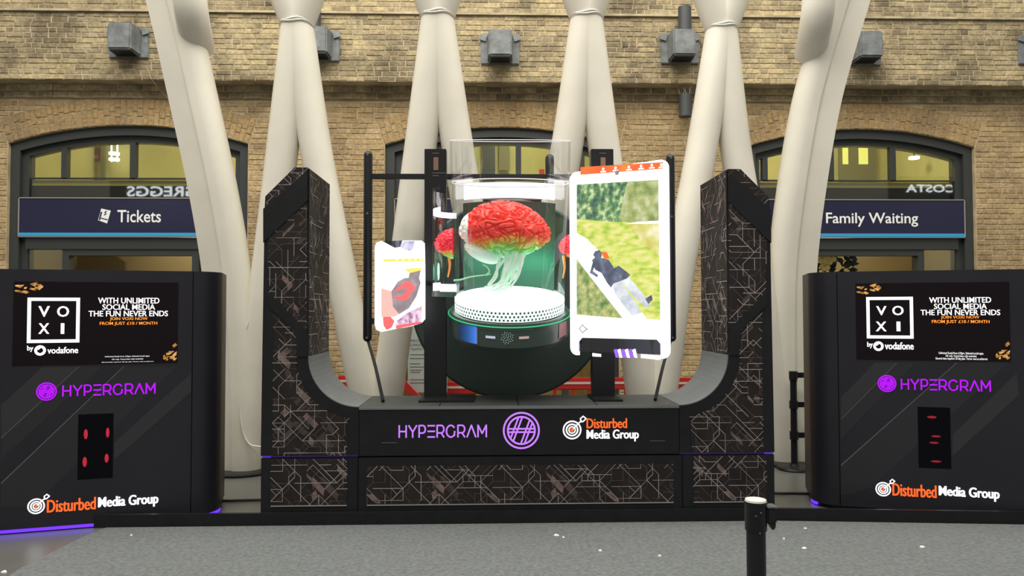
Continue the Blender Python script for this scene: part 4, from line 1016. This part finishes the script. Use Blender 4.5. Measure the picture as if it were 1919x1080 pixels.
for i in range(31):
    t_ = math.pi * (i + .05) / 30.1; gr = 1 - .07 * abs(math.sin(i * 1.6))
    rings.append([cc + Vector((.15 * gr * math.sin(t_) * math.cos(p_), .13 * gr * math.sin(t_) * math.sin(p_), .075 * math.cos(t_) - .055 * math.sin(t_) * math.cos(p_))) for p_ in (2*math.pi*j/36 for j in range(36))])
q.loft(rings); q.build('cerebellum', M['nerve'], br, br, True)
q = MB(); q.tube(smooth_path([at(972, 470, 6.04), at(962, 492, 6.02), at(950, 512, 6.0), at(944, 530, 5.98)], 6), [.075 - .045 * i / 18 for i in range(19)], 20); q.build('brain_stem', M['nerve_green'], br, br, True)
rs = random.Random(4)
roots = [[(962, 472), (948, 505), (935, 530), (908, 538)], [(968, 472), (958, 505), (942, 530), (905, 547)], [(975, 474), (972, 505), (955, 530), (925, 546)], [(978, 476), (974, 508), (963, 530), (945, 547)],
         [(955, 474), (935, 500), (925, 520), (914, 534)], [(940, 474), (932, 500), (930, 520), (912, 540)], [(972, 474), (962, 515), (950, 538), (930, 546)], [(950, 474), (945, 510), (940, 535), (918, 546)],
         [(982, 470), (978, 495), (970, 515), (958, 540)], [(958, 474), (952, 510), (946, 530), (935, 548)]]
for rt in roots:
    Pn = [at(x, y, 5.93 + rs.uniform(-.05, .04)) for x, y in rt]; q = MB(); Q = smooth_path(Pn, 6); q.tube(Q, [.0135 - .008 * i / (len(Q) - 1) for i in range(len(Q))], 10); q.build('root', M['nerve'], br, br, True)
for rt in ([(920, 514), (905, 516), (882, 519), (864, 524), (850, 526)], [(905, 496), (913, 501), (917, 509), (911, 516)]):
    Pn = [at(x, y, 5.92) for x, y in rt]; q = MB(); Q = smooth_path(Pn, 6); q.tube(Q, [.004 + .004 * (i / len(Q)) for i in range(len(Q))], 8); q.build('thin_root', M['nerve_green'], br, br, True)

# added green fill light in the jar, imitating the teal lens bloom
ld = bpy.data.lights.new('jar_green_fill', 'POINT'); ld.energy = 5; ld.color = (.15, 1.0, .55); ld.shadow_soft_size = .08
lo = bpy.data.objects.new('jar_green_fill', ld); col.objects.link(lo); lo.location = hp(60, .22, JR * .5)

# half-round side chamber on the left of the jar and the two small brains beside it
cx = at(862, 450, 5.98); CY, CR = 5.98, .225
def side_patch(y0, y1, name, m, r, a0=100, a1=228):
    z0, z1 = at(862, y0, CY).z, at(862, y1, CY).z; q = MB()
    q.loft([[Vector((cx.x + r * math.cos(math.radians(a0 + (a1 - a0) * i / 20)), CY + r * math.sin(math.radians(a0 + (a1 - a0) * i / 20)), z_)) for i in range(21)] for z_ in (z0, z1)], False, False); return q.build(name, m, jar, jar, True)
side_patch(545, 356, 'side_chamber_glass', M['jar'], CR)
side_patch(404, 393, 'side_light_band', M['band_soft'], CR - .008); side_patch(546, 531, 'side_floor_light', M['band_soft'], CR - .008)
side_patch(556, 546, 'side_housing', M['housing'], CR)
def small_brain(px, py, Y, label, cut, scl=.58):
    c_ = at(px, py, Y); b_ = thing('small_brain_model', (c_.x, Y, c_.z - .12), label, 'brain', 'small brains')
    brain_mesh(scl, 6, 'cerebrum', brain_material('small_brain_red', c_.z - .02, .13, (.80, .03, .06), .30), b_, c_, 4.0, cut)
    sx = -.10 if cut else -.15
    q = MB(); Q = smooth_path([c_ + Vector((sx, -.02, -.06)), c_ + Vector((sx + .01, -.02, -.16)), c_ + Vector((sx - .005, -.02, -.25))], 5); q.tube(Q, [.012 - .0006 * i for i in range(len(Q))], 8); q.build('root', mat('orange_root', (.8, .25, .05), .4, emis=(.8, .25, .05), es=.4), b_, b_, True)
small_brain(864, 462, 5.98, 'small red half brain in the side chamber left of the big jar', (at(849, 464, 5.98).x, 1))
small_brain(1089, 466, 6.12, 'small red brain mostly hidden behind the large phone-shaped panel', None, .50)

# round black back board
dc = at(957, 560, 7.0); t = thing('round_backboard', (dc.x, 7.0, .82), 'large round black board standing behind the brain jar', 'backboard')
q = MB(); q.lathe((dc.x, 6.985, dc.z), (0, -1, 0), [(.02, .03), (.925, .03), (.945, .015), (.945, -.02), (.02, -.02)], 96); q.build('disc', M['disc_black'], t, t)
q = MB(); q.box(dc.x - .05, dc.x + .05, 7.0, 7.04, 0, dc.z - .3); q.build('stand', M['black_metal'], t, t)
q = MB(); q.box(dc.x - .35, dc.x + .35, 6.85, 7.10, 0, .03); q.build('foot', M['black_metal'], t, t)

# ------------------------------------------------------------------ posts, rack and phone-shaped panels
PYF = 6.20
def post(x0, x1, label):
    a, b = at(x0, 500, PYF).x, at(x1, 500, PYF).x; top = at(x0, 279, PYF).z
    t = thing('display_post', ((a + b) / 2, PYF + .05, .888), label, 'post', 'square posts on the bench')
    q = MB(); q.box(a, b, PYF, PYF + .11, .90, top); q.build('post_column', M['black_metal'], t, t, bevel=.004)
    q = MB(); q.box(a - .02, b + .24 if x0 < 900 else b + .02, PYF - .27, PYF + .16, .889, .905); q.build('foot_plate', M['black_metal'], t, t)
    w_ = b - a; z = at(x0, 300, PYF).z
    q = MB(); q.box(a + w_ * .42, a + w_ * .64, PYF - .004, PYF, at(x0, 319, PYF).z, at(x0, 295, PYF).z); q.build('copper_slot', M['copper'], t, t)
    for yy in (288, 330, 325):
        q = MB(); zz = at(x0, yy, PYF).z; q.box(a + w_ * .36, a + w_ * (.66 if yy != 325 else .98), PYF - .003, PYF, zz, zz + .006); q.build('slot_line', M['screw'], t, t)
post(795, 836, 'square black post on the bench beside the small phone-shaped panel')
post(1109, 1151, 'square black post on the bench behind the large phone-shaped panel')
RY = 6.76
rk = thing('panel_rack', (at(690, 640, RY).x, RY, .888), 'black rack of capsule-shaped uprights and cross bars behind the panels', 'rack')
def capsule(px, y0, y1):
    a, b = at(px, y0, RY), at(px, y1, RY); x = a.x; r_ = .040
    q = MB(); pr_ = [(.004, 0)] + [(r_ * math.sin(t_), r_ - r_ * math.cos(t_)) for t_ in (math.pi/2*i/6 for i in range(1, 7))] + [(r_ * math.cos(t_), a.z - b.z - r_ + r_ * math.sin(t_)) for t_ in (math.pi/2*i/6 for i in range(0, 6))] + [(.004, a.z - b.z)]
    q.lathe((x, RY, b.z), (0, 0, 1), pr_, 20); u_ = q.build('upright', M['black_metal'], rk, rk, True)
    for yy in ((y0 + 8, y0 + 118, y1 - 8) if y1 > 400 else (y0 + 8,)):
        z = at(px, yy, RY).z; q = MB(); q.lathe((x, RY - r_ + .004, z), (0, -1, 0), [(.001, .006), (.010, .006), (.012, 0)], 10); q.build('screw', M['screw'], u_, rk)
for px in (690, 1030, 1256): capsule(px, 283 if px < 1000 else 289, 641 if px != 1030 else 375)
for y, xa, xb in ((331, 690, 1256), (602, 690, 812), (602, 1132, 1256)):
    q = MB(); a, b = at(xa, y, RY), at(xb, y, RY); q.box(a.x, b.x, RY - .02, RY + .02, a.z - .024, a.z + .024); q.build('cross_bar', M['black_metal'], rk, rk, bevel=.004)
for px in (815, 1130):
    q = MB(); a = at(px, 331, RY); q.box(a.x - .03, a.x + .03, PYF + .11, RY + .01, a.z - .02, a.z + .02); q.build('rack_clamp', M['black_metal'], rk, rk)
for (x0, y0), (x1, y1) in (((690, 640), (718, 757)), ((1256, 641), (1228, 757))):
    p0, p1 = at(x0, y0, RY), at(x1, y1, 5.95); p1.z = .889 + .01
    q = MB(); Q = smooth_path([p0, p0.lerp(p1, .5) + Vector((.0, 0, .03)), p1], 8); q.tube(Q, .014, 8)
    tag(q.build('power_cable', M['black_metal'], None, None, True), 'black cable running down from the %s upright to the bench' % ('left' if x0 < 900 else 'right'), 'cable')

def rounded(u0, u1, v0, v1, r, n=6):
    P = []
    for cu, cv, a0 in ((u1 - r, v0 + r, -90), (u1 - r, v1 - r, 0), (u0 + r, v1 - r, 90), (u0 + r, v0 + r, 180)):
        P += [(cu + r * math.cos(math.radians(a0 + 90 * i / n)), cv + r * math.sin(math.radians(a0 + 90 * i / n))) for i in range(n + 1)]
    return P
M['phone_white'] = emat('phone_white', (1, .98, 1), 1.9)
M['phone_edge'] = mat('phone_edge', (.5, .6, .55), .2)
M['pic_foliage'] = noise_emat('pic_foliage', (.03, .08, .09), (.12, .28, .10), (.66, .78, .40), 1.0, 21)
M['pic_lawn'] = noise_emat('pic_lawn', (.36, .55, .06), (.68, .74, .14), (.85, .80, .35), 1.0, 11, (1, 1, 2.5))
M['pic_bush'] = noise_emat('pic_bush', (.20, .28, .08), (.40, .46, .16), (.62, .62, .38), 1.0, 14)
M['pic_lawn2'] = noise_emat('pic_lawn_amber', (.60, .50, .08), (.70, .66, .20), (.90, .85, .55), 1.0, 9)
M['pic_under'] = noise_emat('pic_under', (.10, .22, .06), (.35, .42, .14), (.70, .60, .25), 1.0, 18)
M['pic_coat'] = noise_emat('pic_coat', (.06, .07, .12), (.10, .12, .18), (.20, .24, .34), 1.0, 14)
M['pic_leg'] = noise_emat('pic_legs', (.45, .48, .55), (.66, .70, .75), (.9, .92, .95), 1.0, 10)
M['pic_orange'] = noise_emat('pic_orange', (.95, .10, .01), (1.0, .17, .03), (1.0, .35, .04), 1.0, 3)
M['pic_red'] = emat('pic_red', (.85, .12, .13), 1.0); M['pic_salmon'] = emat('pic_salmon', (.78, .42, .38), .95)
M['pic_grey'] = noise_emat('pic_grey', (.24, .19, .22), (.32, .26, .28), (.45, .36, .38), 1.0, 10)
M['pic_pink'] = noise_emat('pic_pink', (.30, .12, .28), (.75, .52, .66), (.95, .85, .9), 1.1, 26)
M['pic_gold'] = emat('pic_gold', (.88, .62, .10), 1.0); M['pic_blue'] = noise_emat('pic_blue', (.30, .28, .55), (.55, .55, .85), (.8, .75, .8), 1.0, 14)
M['pic_ink'] = emat('pic_ink', (.10, .09, .10), .6); M['pic_purple'] = emat('pic_purple', (.30, .10, .80), 1.0)
# large panel
pr, pl = at(1253, 490, 5.36), at(1068, 490, 5.93)
PF = Frame((pl.x, pl.y, 0), (pr.x - pl.x, pr.y - pl.y, 0)); PW = math.hypot(pr.x - pl.x, pr.y - pl.y)
zt, zb = (PF.px(1100, 315)[1] + PF.px(1240, 304)[1]) / 2, (PF.px(1090, 662)[1] + PF.px(1235, 677)[1]) / 2
ph = thing('phone_shaped_panel', tuple(PF.p(PW / 2, zb, 0)), 'large glowing phone-shaped panel showing a person sliding down a garden slide', 'display')
P = lambda *L: [PF.px(x, y) for x, y in L]
body = rounded(0, PW, zb, zt, .062)
notch = P((1238, 668), (1238, 644), (1230, 640), (1092, 630), (1084, 636), (1084, 664))
# white picture body with the notch cut from its lower edge
q = MB()
ub = [p for p in body]
left_u, right_u, top_v = max(notch[5][0], .068), min(notch[0][0], PW - .068), (notch[2][1] + notch[3][1]) / 2
r_ = .062
poly = [(right_u, zb), (PW - r_, zb)] + body[:7][1:] + body[7:14] + body[14:21] + body[21:28][:-1] + [(r_, zb), (left_u, zb), (left_u, top_v - .03), (left_u + .03, top_v), (right_u - .03, top_v), (right_u, top_v - .03)]
q.prism(PF, poly, -.02, 0); q.build('lit_body', M['phone_white'], ph, ph)
q = MB(); q.rect(PF, left_u, right_u, zb + .03, top_v, -.014, -.006); q.build('smoked_notch', M['smoke'], ph, ph)
for L, m_ in (([(1110, 662), (1126, 664), (1126, 669), (1110, 668)], 'phone_white'), ([(1201, 664), (1237, 667), (1237, 675), (1201, 671)], 'phone_white')):
    q = MB(); q.prism(PF, P(*L), -.004, 0); q.build('lit_block', M[m_], ph, ph)
for k_ in range(6):
    x = 1150 + k_ * 7; q = MB(); q.prism(PF, P((x, 656), (x + 5, 654), (x + 9, 671), (x + 4, 670)), -.004, .001 + .0003 * k_); q.build('scribble_stroke', M['phone_white'] if k_ % 2 else M['pic_purple'], ph, ph)
q = MB(); q.flat(PF, P((1088, 313.5), (1243, 304), (1243, 316.5), (1088, 328)), .003); bar = q.build('orange_bar', M['pic_orange'], ph, ph)
q = MB()
for x, y in ((1131, 317), (1154, 315), (1179, 313.5), (1202, 311.5), (1222, 310), (1240, 309)):
    c_ = PF.px(x, y); disc2(PF, q, c_[0], c_[1], .0105, .005, 12); q.flat(PF, P((x - 5, y + 4.2), (x + 5, y + 3.4), (x + 5, y + 5.6), (x - 5, y + 6.4)), .005)
q.build('bar_icon', M['phone_white'], bar, ph)
q = MB(); c_ = PF.px(1157, 324); disc2(PF, q, c_[0], c_[1], .019, .006); q.build('lens_dot', M['pic_grey'], ph, ph)
pics = [('foliage_picture', [(1081, 346), (1234, 337), (1235, 418), (1150, 416), (1081, 411)], 'pic_foliage', .002),
        ('pale_bush_picture', [(1176, 341), (1234, 337), (1235, 418), (1160, 416), (1166, 380)], 'pic_bush', .0025),
        ('lawn_picture', [(1081, 411), (1150, 416), (1235, 418), (1238, 600), (1081, 590)], 'pic_lawn', .002),
        ('amber_grass_picture', [(1175, 417), (1235, 418), (1236, 480), (1205, 455)], 'pic_lawn2', .003),
        ('undergrowth_picture', [(1081, 485), (1120, 536), (1168, 597), (1081, 590)], 'pic_under', .003),
        ('slide_picture', [(1081, 437), (1100, 448), (1122, 470), (1150, 520), (1205, 599), (1168, 597), (1120, 536), (1081, 485)], 'phone_white', .004),
        ('slide_edge_picture', [(1195, 416), (1235, 414), (1235, 419), (1175, 420)], 'phone_white', .004),
        ('leg_picture', [(1146, 528), (1160, 524), (1176, 545), (1196, 572), (1204, 592), (1186, 594), (1168, 572), (1154, 552)], 'pic_leg', .0055),
        ('leg_picture', [(1160, 524), (1178, 519), (1190, 532), (1210, 556), (1222, 572), (1210, 576), (1192, 560), (1176, 542)], 'pic_leg', .005),
        ('shoe_picture', [(1186, 592), (1204, 586), (1212, 597), (1196, 600), (1184, 598)], 'phone_white', .0065),
        ('skirt_picture', [(1148, 505), (1160, 498), (1182, 515), (1176, 522), (1150, 532)], 'pic_coat', .0062),
        ('coat_picture', [(1110, 488), (1116, 482), (1130, 484), (1142, 488), (1150, 500), (1152, 528), (1146, 540), (1138, 530), (1128, 512), (1116, 506)], 'pic_coat', .006),
        ('arm_picture', [(1112, 490), (1118, 494), (1112, 508), (1122, 516), (1120, 520), (1106, 512)], 'pic_coat', .0064),
        ('hair_picture', [(1112, 478), (1116, 471), (1124, 469), (1129, 474), (1128, 484), (1118, 486)], 'pic_coat', .0068),
        ('scarf_picture', [(1127, 472), (1138, 473), (1143, 484), (1134, 486)], 'pic_orange', .007),
        ('boot_picture', [(1210, 560), (1222, 553), (1224, 562), (1216, 570)], 'pic_coat', .007)]
for nm, L, m_, d in pics:
    q = MB(); q.flat(PF, P(*L), d); q.build(nm, M[m_], ph, ph)
q = MB(); stroke(q, PF, P((1086, 616), (1092, 609), (1096, 614), (1101, 617), (1096, 620), (1092, 624), (1086, 616)), .007, .003); q.build('heart_icon', M['pic_ink'], ph, ph)
q = MB(); q.tube([PF.p(PW * .42, 2.1, -.02), Vector((at(1130, 400, PYF).x, PYF, 2.1))], .02, 10); q.build('bracket', M['black_metal'], ph, ph)
# small panel
pl, pr = at(706, 530, 5.60), at(797, 530, 5.92)
PF = Frame((pl.x, pl.y, 0), (pr.x - pl.x, pr.y - pl.y, 0)); PW = math.hypot(pr.x - pl.x, pr.y - pl.y)
ph = thing('phone_shaped_panel', tuple(PF.p(PW / 2, 1.5, 0)), 'small glowing phone-shaped panel with a red and grey picture', 'display')
q = MB(); q.prism(PF, P((716, 452), (740, 465), (752, 463), (756, 451), (790, 451), (796, 456), (797, 500), (797, 598), (790, 606), (770, 612), (740, 617), (716, 622), (708, 618), (705, 608), (705, 464), (708, 455)), -.02, 0); q.build('lit_body', M['phone_white'], ph, ph)
q = MB(); q.prism(PF, P((716, 452), (740, 465), (752, 463), (756, 451)), -.012, -.006); q.build('smoked_notch', M['smoke'], ph, ph)
pics = [('blue_picture', [(757, 452), (777, 452), (774, 466), (768, 471), (757, 468), (750, 463)], 'pic_blue', .002), ('gold_bar', [(718, 486), (793, 484), (793, 490), (718, 491)], 'pic_gold', .002),
        ('ochre_picture', [(757, 504), (790, 502), (787, 512), (766, 512)], 'pic_gold', .002),
        ('grey_picture', [(733, 546), (745, 528), (758, 521), (765, 521), (767, 512), (788, 507), (785, 522), (788, 530), (780, 556), (766, 578), (748, 589), (736, 575)], 'pic_grey', .003),
        ('salmon_picture', [(714, 540), (734, 546), (738, 575), (748, 589), (738, 594), (714, 594)], 'pic_salmon', .002),
        ('red_arc_picture', [(735, 549), (748, 536), (760, 528), (772, 530), (778, 540), (770, 550), (766, 556), (760, 564), (744, 562), (734, 556), (748, 556), (762, 546), (758, 540), (748, 543)], 'pic_red', .004),
        ('pink_picture', [(740, 616), (742, 602), (760, 588), (790, 573), (790, 606), (768, 612)], 'pic_pink', .003),
        ('red_picture', [(717, 594), (732, 594), (739, 602), (734, 614), (724, 619), (718, 610)], 'pic_red', .003),
        ('red_strip_picture', [(742, 610), (768, 606), (790, 603), (790, 606), (742, 617)], 'pic_red', .004)]
for nm, L, m_, d in pics:
    q = MB(); q.flat(PF, P(*L), d); q.build(nm, M[m_], ph, ph)
q = MB()
for x in (743, 755, 767, 778, 788):
    c_ = PF.px(x, 487); disc2(PF, q, c_[0], c_[1], .008, .004, 8)
q.build('bar_icon', M['phone_white'], ph, ph)
q = MB(); q.tube([PF.p(PW * .9, 1.85, -.02), Vector((at(805, 500, PYF).x, PYF, 1.85))], .02, 10); q.build('bracket', M['black_metal'], ph, ph)

# ------------------------------------------------------------------ things behind the frame
def barrier(x0, x1, y0, label):
    p0, p1 = at(x0, 720, 8.55), at(x1, 720, 8.55); L = p1.x - p0.x; z = at(x0, y0, 8.55).z
    t = thing('red_barrier', ((p0.x + p1.x) / 2, 8.55, 0), label, 'barrier', 'red plastic barriers behind the display')
    q = MB(); q.box(p0.x, p1.x, 8.53, 8.57, z - .14, z); q.build('top_rail', M['red_plastic'], t, t, bevel=.01)
    q = MB(); q.box(p0.x + .02, p1.x - .02, 8.526, 8.53, z - .075, z - .05); q.build('white_stripe', M['white_stripe'], t, t)
    q = MB(); q.box(p0.x, p1.x, 8.53, 8.57, .18, .30); q.build('bottom_rail', M['red_plastic'], t, t, bevel=.01)
    n_ = 4
    for i in range(n_ + 1):
        x = p0.x + .02 + (L - .04) * i / n_; q = MB(); q.box(x - .02, x + .02, 8.535, 8.565, .04, z - .10); q.build('upright', M['red_plastic'], t, t)
    for x in (p0.x + .06, p1.x - .06):
        q = MB(); q.box(x - .03, x + .03, 8.35, 8.75, 0, .05); q.build('foot', M['red_plastic'], t, t)
barrier(634, 664, 704, 'red plastic barrier seen in the curve of the left tower')
barrier(822, 912, 716, 'red plastic barrier left of the brain jar housing')
barrier(1036, 1176, 708, 'red plastic barrier right of the brain jar housing')
barrier(1262, 1340, 708, 'red plastic barrier seen in the curve of the right tower')
# folded barrier leaning
t = thing('folded_barrier', (at(765, 745, 8.2).x, 8.2, 0), 'red folded barrier sloping down beside the notice', 'barrier')
fr = Frame((0, 8.2, 0), (1, 0, 0)); P = lambda *L: [fr.px(x, y) for x, y in L]
q = MB(); q.prism(fr, P((745, 702), (752, 706), (786, 742), (782, 752), (742, 720)), -.05, 0); q.build('sloping_panel', M['red_plastic'], t, t)
q = MB(); q.prism(fr, P((742, 720), (750, 722), (752, 860), (742, 860)), -.05, -.01); q.build('leg', M['red_plastic'], t, t)
q = MB(); q.prism(fr, P((742, 748), (800, 745), (800, 752), (742, 756)), -.05, .01); q.build('rail', M['red_plastic'], t, t)
q = MB(); q.prism(fr, P((790, 748), (798, 748), (798, 860), (790, 860)), -.05, -.01); q.build('leg', M['red_plastic'], t, t)
# notice
t = thing('notice_board', (at(800, 735, 8.35).x, 8.35, 0), 'pale green notice board with small grey text behind the small panel', 'notice')
fr = Frame((0, 8.35, 0), (1, 0, 0)); a, b = fr.px(764, 736), fr.px(838, 606)
q = MB(); q.rect(fr, a[0], b[0], a[1], b[1], -.03, 0); q.build('board', M['notice'], t, t)
q = MB()
for s_, y0, y1, x1 in (('WELCOME TO', 636, 641, 803), ('LONDON KINGS', 644, 649, 812), ('TRAFFIC ORDER', 652, 657, 814)): 
    a1, b1 = fr.px(769, y1), fr.px(x1, y0); text(q, fr, s_, a1[0], b1[0], a1[1], b1[1], .002, .01)
for i, y in enumerate((665, 672, 682, 688, 694, 698, 712, 718)): stroke(q, fr, [fr.px(769, y), fr.px(769 + (30, 34, 18, 26, 22, 18, 34, 30)[i], y)], .008, .002)
q.build('notice_text', M['notice_ink'], t, t)
for x in (770, 832):
    c_ = fr.px(x, 736); q = MB(); q.rect(fr, c_[0] - .02, c_[0] + .02, 0, c_[1] + .1, -.05, -.03); q.build('leg', M['black_metal'], t, t)
q = MB(); q.rect(fr, a[0], b[0], 0, .02, -.3, .2); q.build('foot', M['black_metal'], t, t)

# barrier posts
def stanchion(p, label, h_, cap, r_=.034):
    t = thing('belt_barrier_post', (p[0], p[1], 0), label, 'barrier post'); zf = .0065 if p[1] < 5 else 0
    q = MB(); q.lathe((p[0], p[1], zf), (0, 0, 1), [(.17, 0), (.175, .012), (.165, .028), (.05, .04), (r_ + .004, .06)], 40); q.build('base', M['black_metal'], t, t, True)
    q = MB(); q.lathe((p[0], p[1], .03), (0, 0, 1), [(r_ * .9, 0), (r_ * .9, h_ - .13)], 28); q.build('tube', M['black_metal'], t, t, True)
    q = MB(); q.lathe((p[0], p[1], h_ - .10), (0, 0, 1), [(r_, 0), (r_ + .001, .002), (r_ + .001, .085), (r_ + .003, .088), (r_ + .003, .094)], 32); q.build('head', M['black_metal'], t, t, True)
    q = MB(); q.lathe((p[0], p[1], h_ - .008), (0, 0, 1), [(r_ + .001, 0), (r_ - .001, .008), (r_ * .5, .009), (.001, .009)], 32); q.build('cap', M[cap], t, t, True)
    return t
p = atz(1416, 936, 1.0); t = stanchion((p.x, p.y), 'black barrier post with a cream cap in the right foreground', 1.0, 'cream_cap')
q = MB(); q.box(p.x + .030, p.x + .062, p.y - .022, p.y + .022, .925, .975); q.build('belt_clip', M['black_metal'], t, t, bevel=.004)
q = MB(); q.box(p.x + .030, p.x + .064, p.y - .023, p.y + .023, .976, .980); q.build('clip_edge', M['screw'], t, t)
q = MB(); q.prism(Frame((p.x, p.y - .01, 0), (1, 0, 0)), [(.036, .925), (.058, .925), (.056, .912), (.048, .905), (.042, .914)], -.012, .012); q.build('belt_end', M['black_metal'], t, t)
for i, (dx, dz) in enumerate(((-.012, .955), (0.0, .900), (.004, .965))):
    q = MB(); q.lathe((p.x + dx, p.y - .035, dz), (0, -1, 0), [(.001, .003), (.003, .002), (.003, 0)], 8); q.build('screw', M['screw'], t, t)
p = atz(1489, 880, 0); s1 = stanchion((p.x, p.y), 'black barrier post with three belts behind the right kiosk edge', .99, 'black_metal', .036)
for z in (.955, .655, .345):
    q = MB(); q.box(p.x + .03, p.x + 1.5, p.y - .004, p.y + .004, z - .027, z + .027); q.build('belt', M['black'], s1, s1)
    q = MB(); q.lathe((p.x, p.y, z - .04), (0, 0, 1), [(.043, 0), (.043, .08)], 24); q.build('belt_housing', M['black_metal'], s1, s1)

# carpet, litter and cables
ca, cb, cc_ = atz(155, 1008, 0), atz(40, 1066, 0), atz(-60, 1130, 0)
q = MB(); q.prism(Frame((0, 0, 0), (1, 0, 0), (0, 1, 0)), [(ca.x + .05, 5.66), (ca.x, ca.y), (cb.x, cb.y), (cc_.x, cc_.y), (-3.2, 1.0), (-3.2, -4), (8.0, -4), (8.0, 5.2), (4.5, 5.45), (2.2, 5.66)], 0.0, .006)
tag(q.build('event_carpet', M['carpet']), 'large mottled grey carpet in front of the display', 'carpet')
rs = random.Random(9)
for i, (x, y, s_, lab) in enumerate(((246, 1004, .012, 'tiny white scrap on the carpet near the left kiosk'), (1042, 1004, .022, 'larger white scrap on the carpet below the long printed strip'), (1056, 1008, .011, 'small white scrap beside the larger scrap in the middle of the carpet'),
        (1125, 1033, .012, 'white scrap on the carpet just above the lower middle edge'), (1236, 1043, .012, 'white scrap on the carpet left of the foreground barrier post'), (1509, 991, .013, 'white scrap on the carpet right of the foreground barrier post, nearest the kick board'),
        (1507, 1028, .017, 'larger white scrap on the carpet right of the foreground barrier post'), (1728, 1026, .018, 'white scrap on the carpet in front of the right kiosk'), (1469, 1011, .009, 'tiny white speck right beside the foreground barrier post'), (8, 1071, .02, 'white scrap on the smooth floor at the lower left corner'))):
    p = atz(x, y, .006); q = MB(); n_ = 7; ph0 = rs.random()
    base = [(p.x + s_ * rs.uniform(.7, 1.2) * math.cos(2*math.pi*j/n_ + ph0), p.y + s_ * rs.uniform(.5, .9) * math.sin(2*math.pi*j/n_ + ph0)) for j in range(n_)]
    z0 = .0062 if i < 9 else .0002
    q.loft([[(a, b, z0) for a, b in base], [(p.x + (a - p.x) * .7, p.y + (b - p.y) * .7, z0 + .006 + rs.uniform(0, .004)) for a, b in base]]); tag(q.build('paper_scrap', M['paper']), lab, 'litter', 'white scraps on the floor')
for pts, lab in (([(405, 938), (425, 939), (455, 938), (495, 937)], 'black cable on the floor in the gap beside the left kiosk'), ([(1445, 924), (1460, 925), (1490, 925), (1530, 926)], 'black cable on the floor in the gap beside the right kiosk')):
    q = MB(); q.tube(smooth_path([atz(x, y, .012) for x, y in pts], 6), .011, 8); tag(q.build('floor_cable', M['black_metal'], None, None, True), lab, 'cable')

# ------------------------------------------------------------------ shop signs across the hall, seen only as mirror images in the window glass
SHY = -5.0; VY = 2 * GY - SHY
def shop(x0, x1, y0, y1, s_, label):
    a, b = at(x1, y1, VY), at(x0, y0, VY)
    fr = Frame((0, SHY, 0), (-1, 0, 0))
    t = thing('shop_sign', ((a.x + b.x) / 2, SHY, a.z - .3), label, 'sign', 'shop signs opposite')
    q = MB(); q.rect(fr, -max(a.x, b.x) - .6, -min(a.x, b.x) + .6, a.z - .3, b.z + .3, -.1, 0); q.build('fascia', M['shop_blue'], t, t)
    q = MB(); text(q, fr, s_, -max(a.x, b.x), -min(a.x, b.x), min(a.z, b.z), max(a.z, b.z), .02, .02); q.build('lettering', M['shop_white'], t, t)
shop(238, 372, 349, 369, 'GREGGS', 'white lit shop lettering mirrored in the glass over the Tickets sign')
shop(1697, 1790, 346, 361, 'COSTA', 'white lit shop lettering mirrored in the glass over the Family Waiting sign')
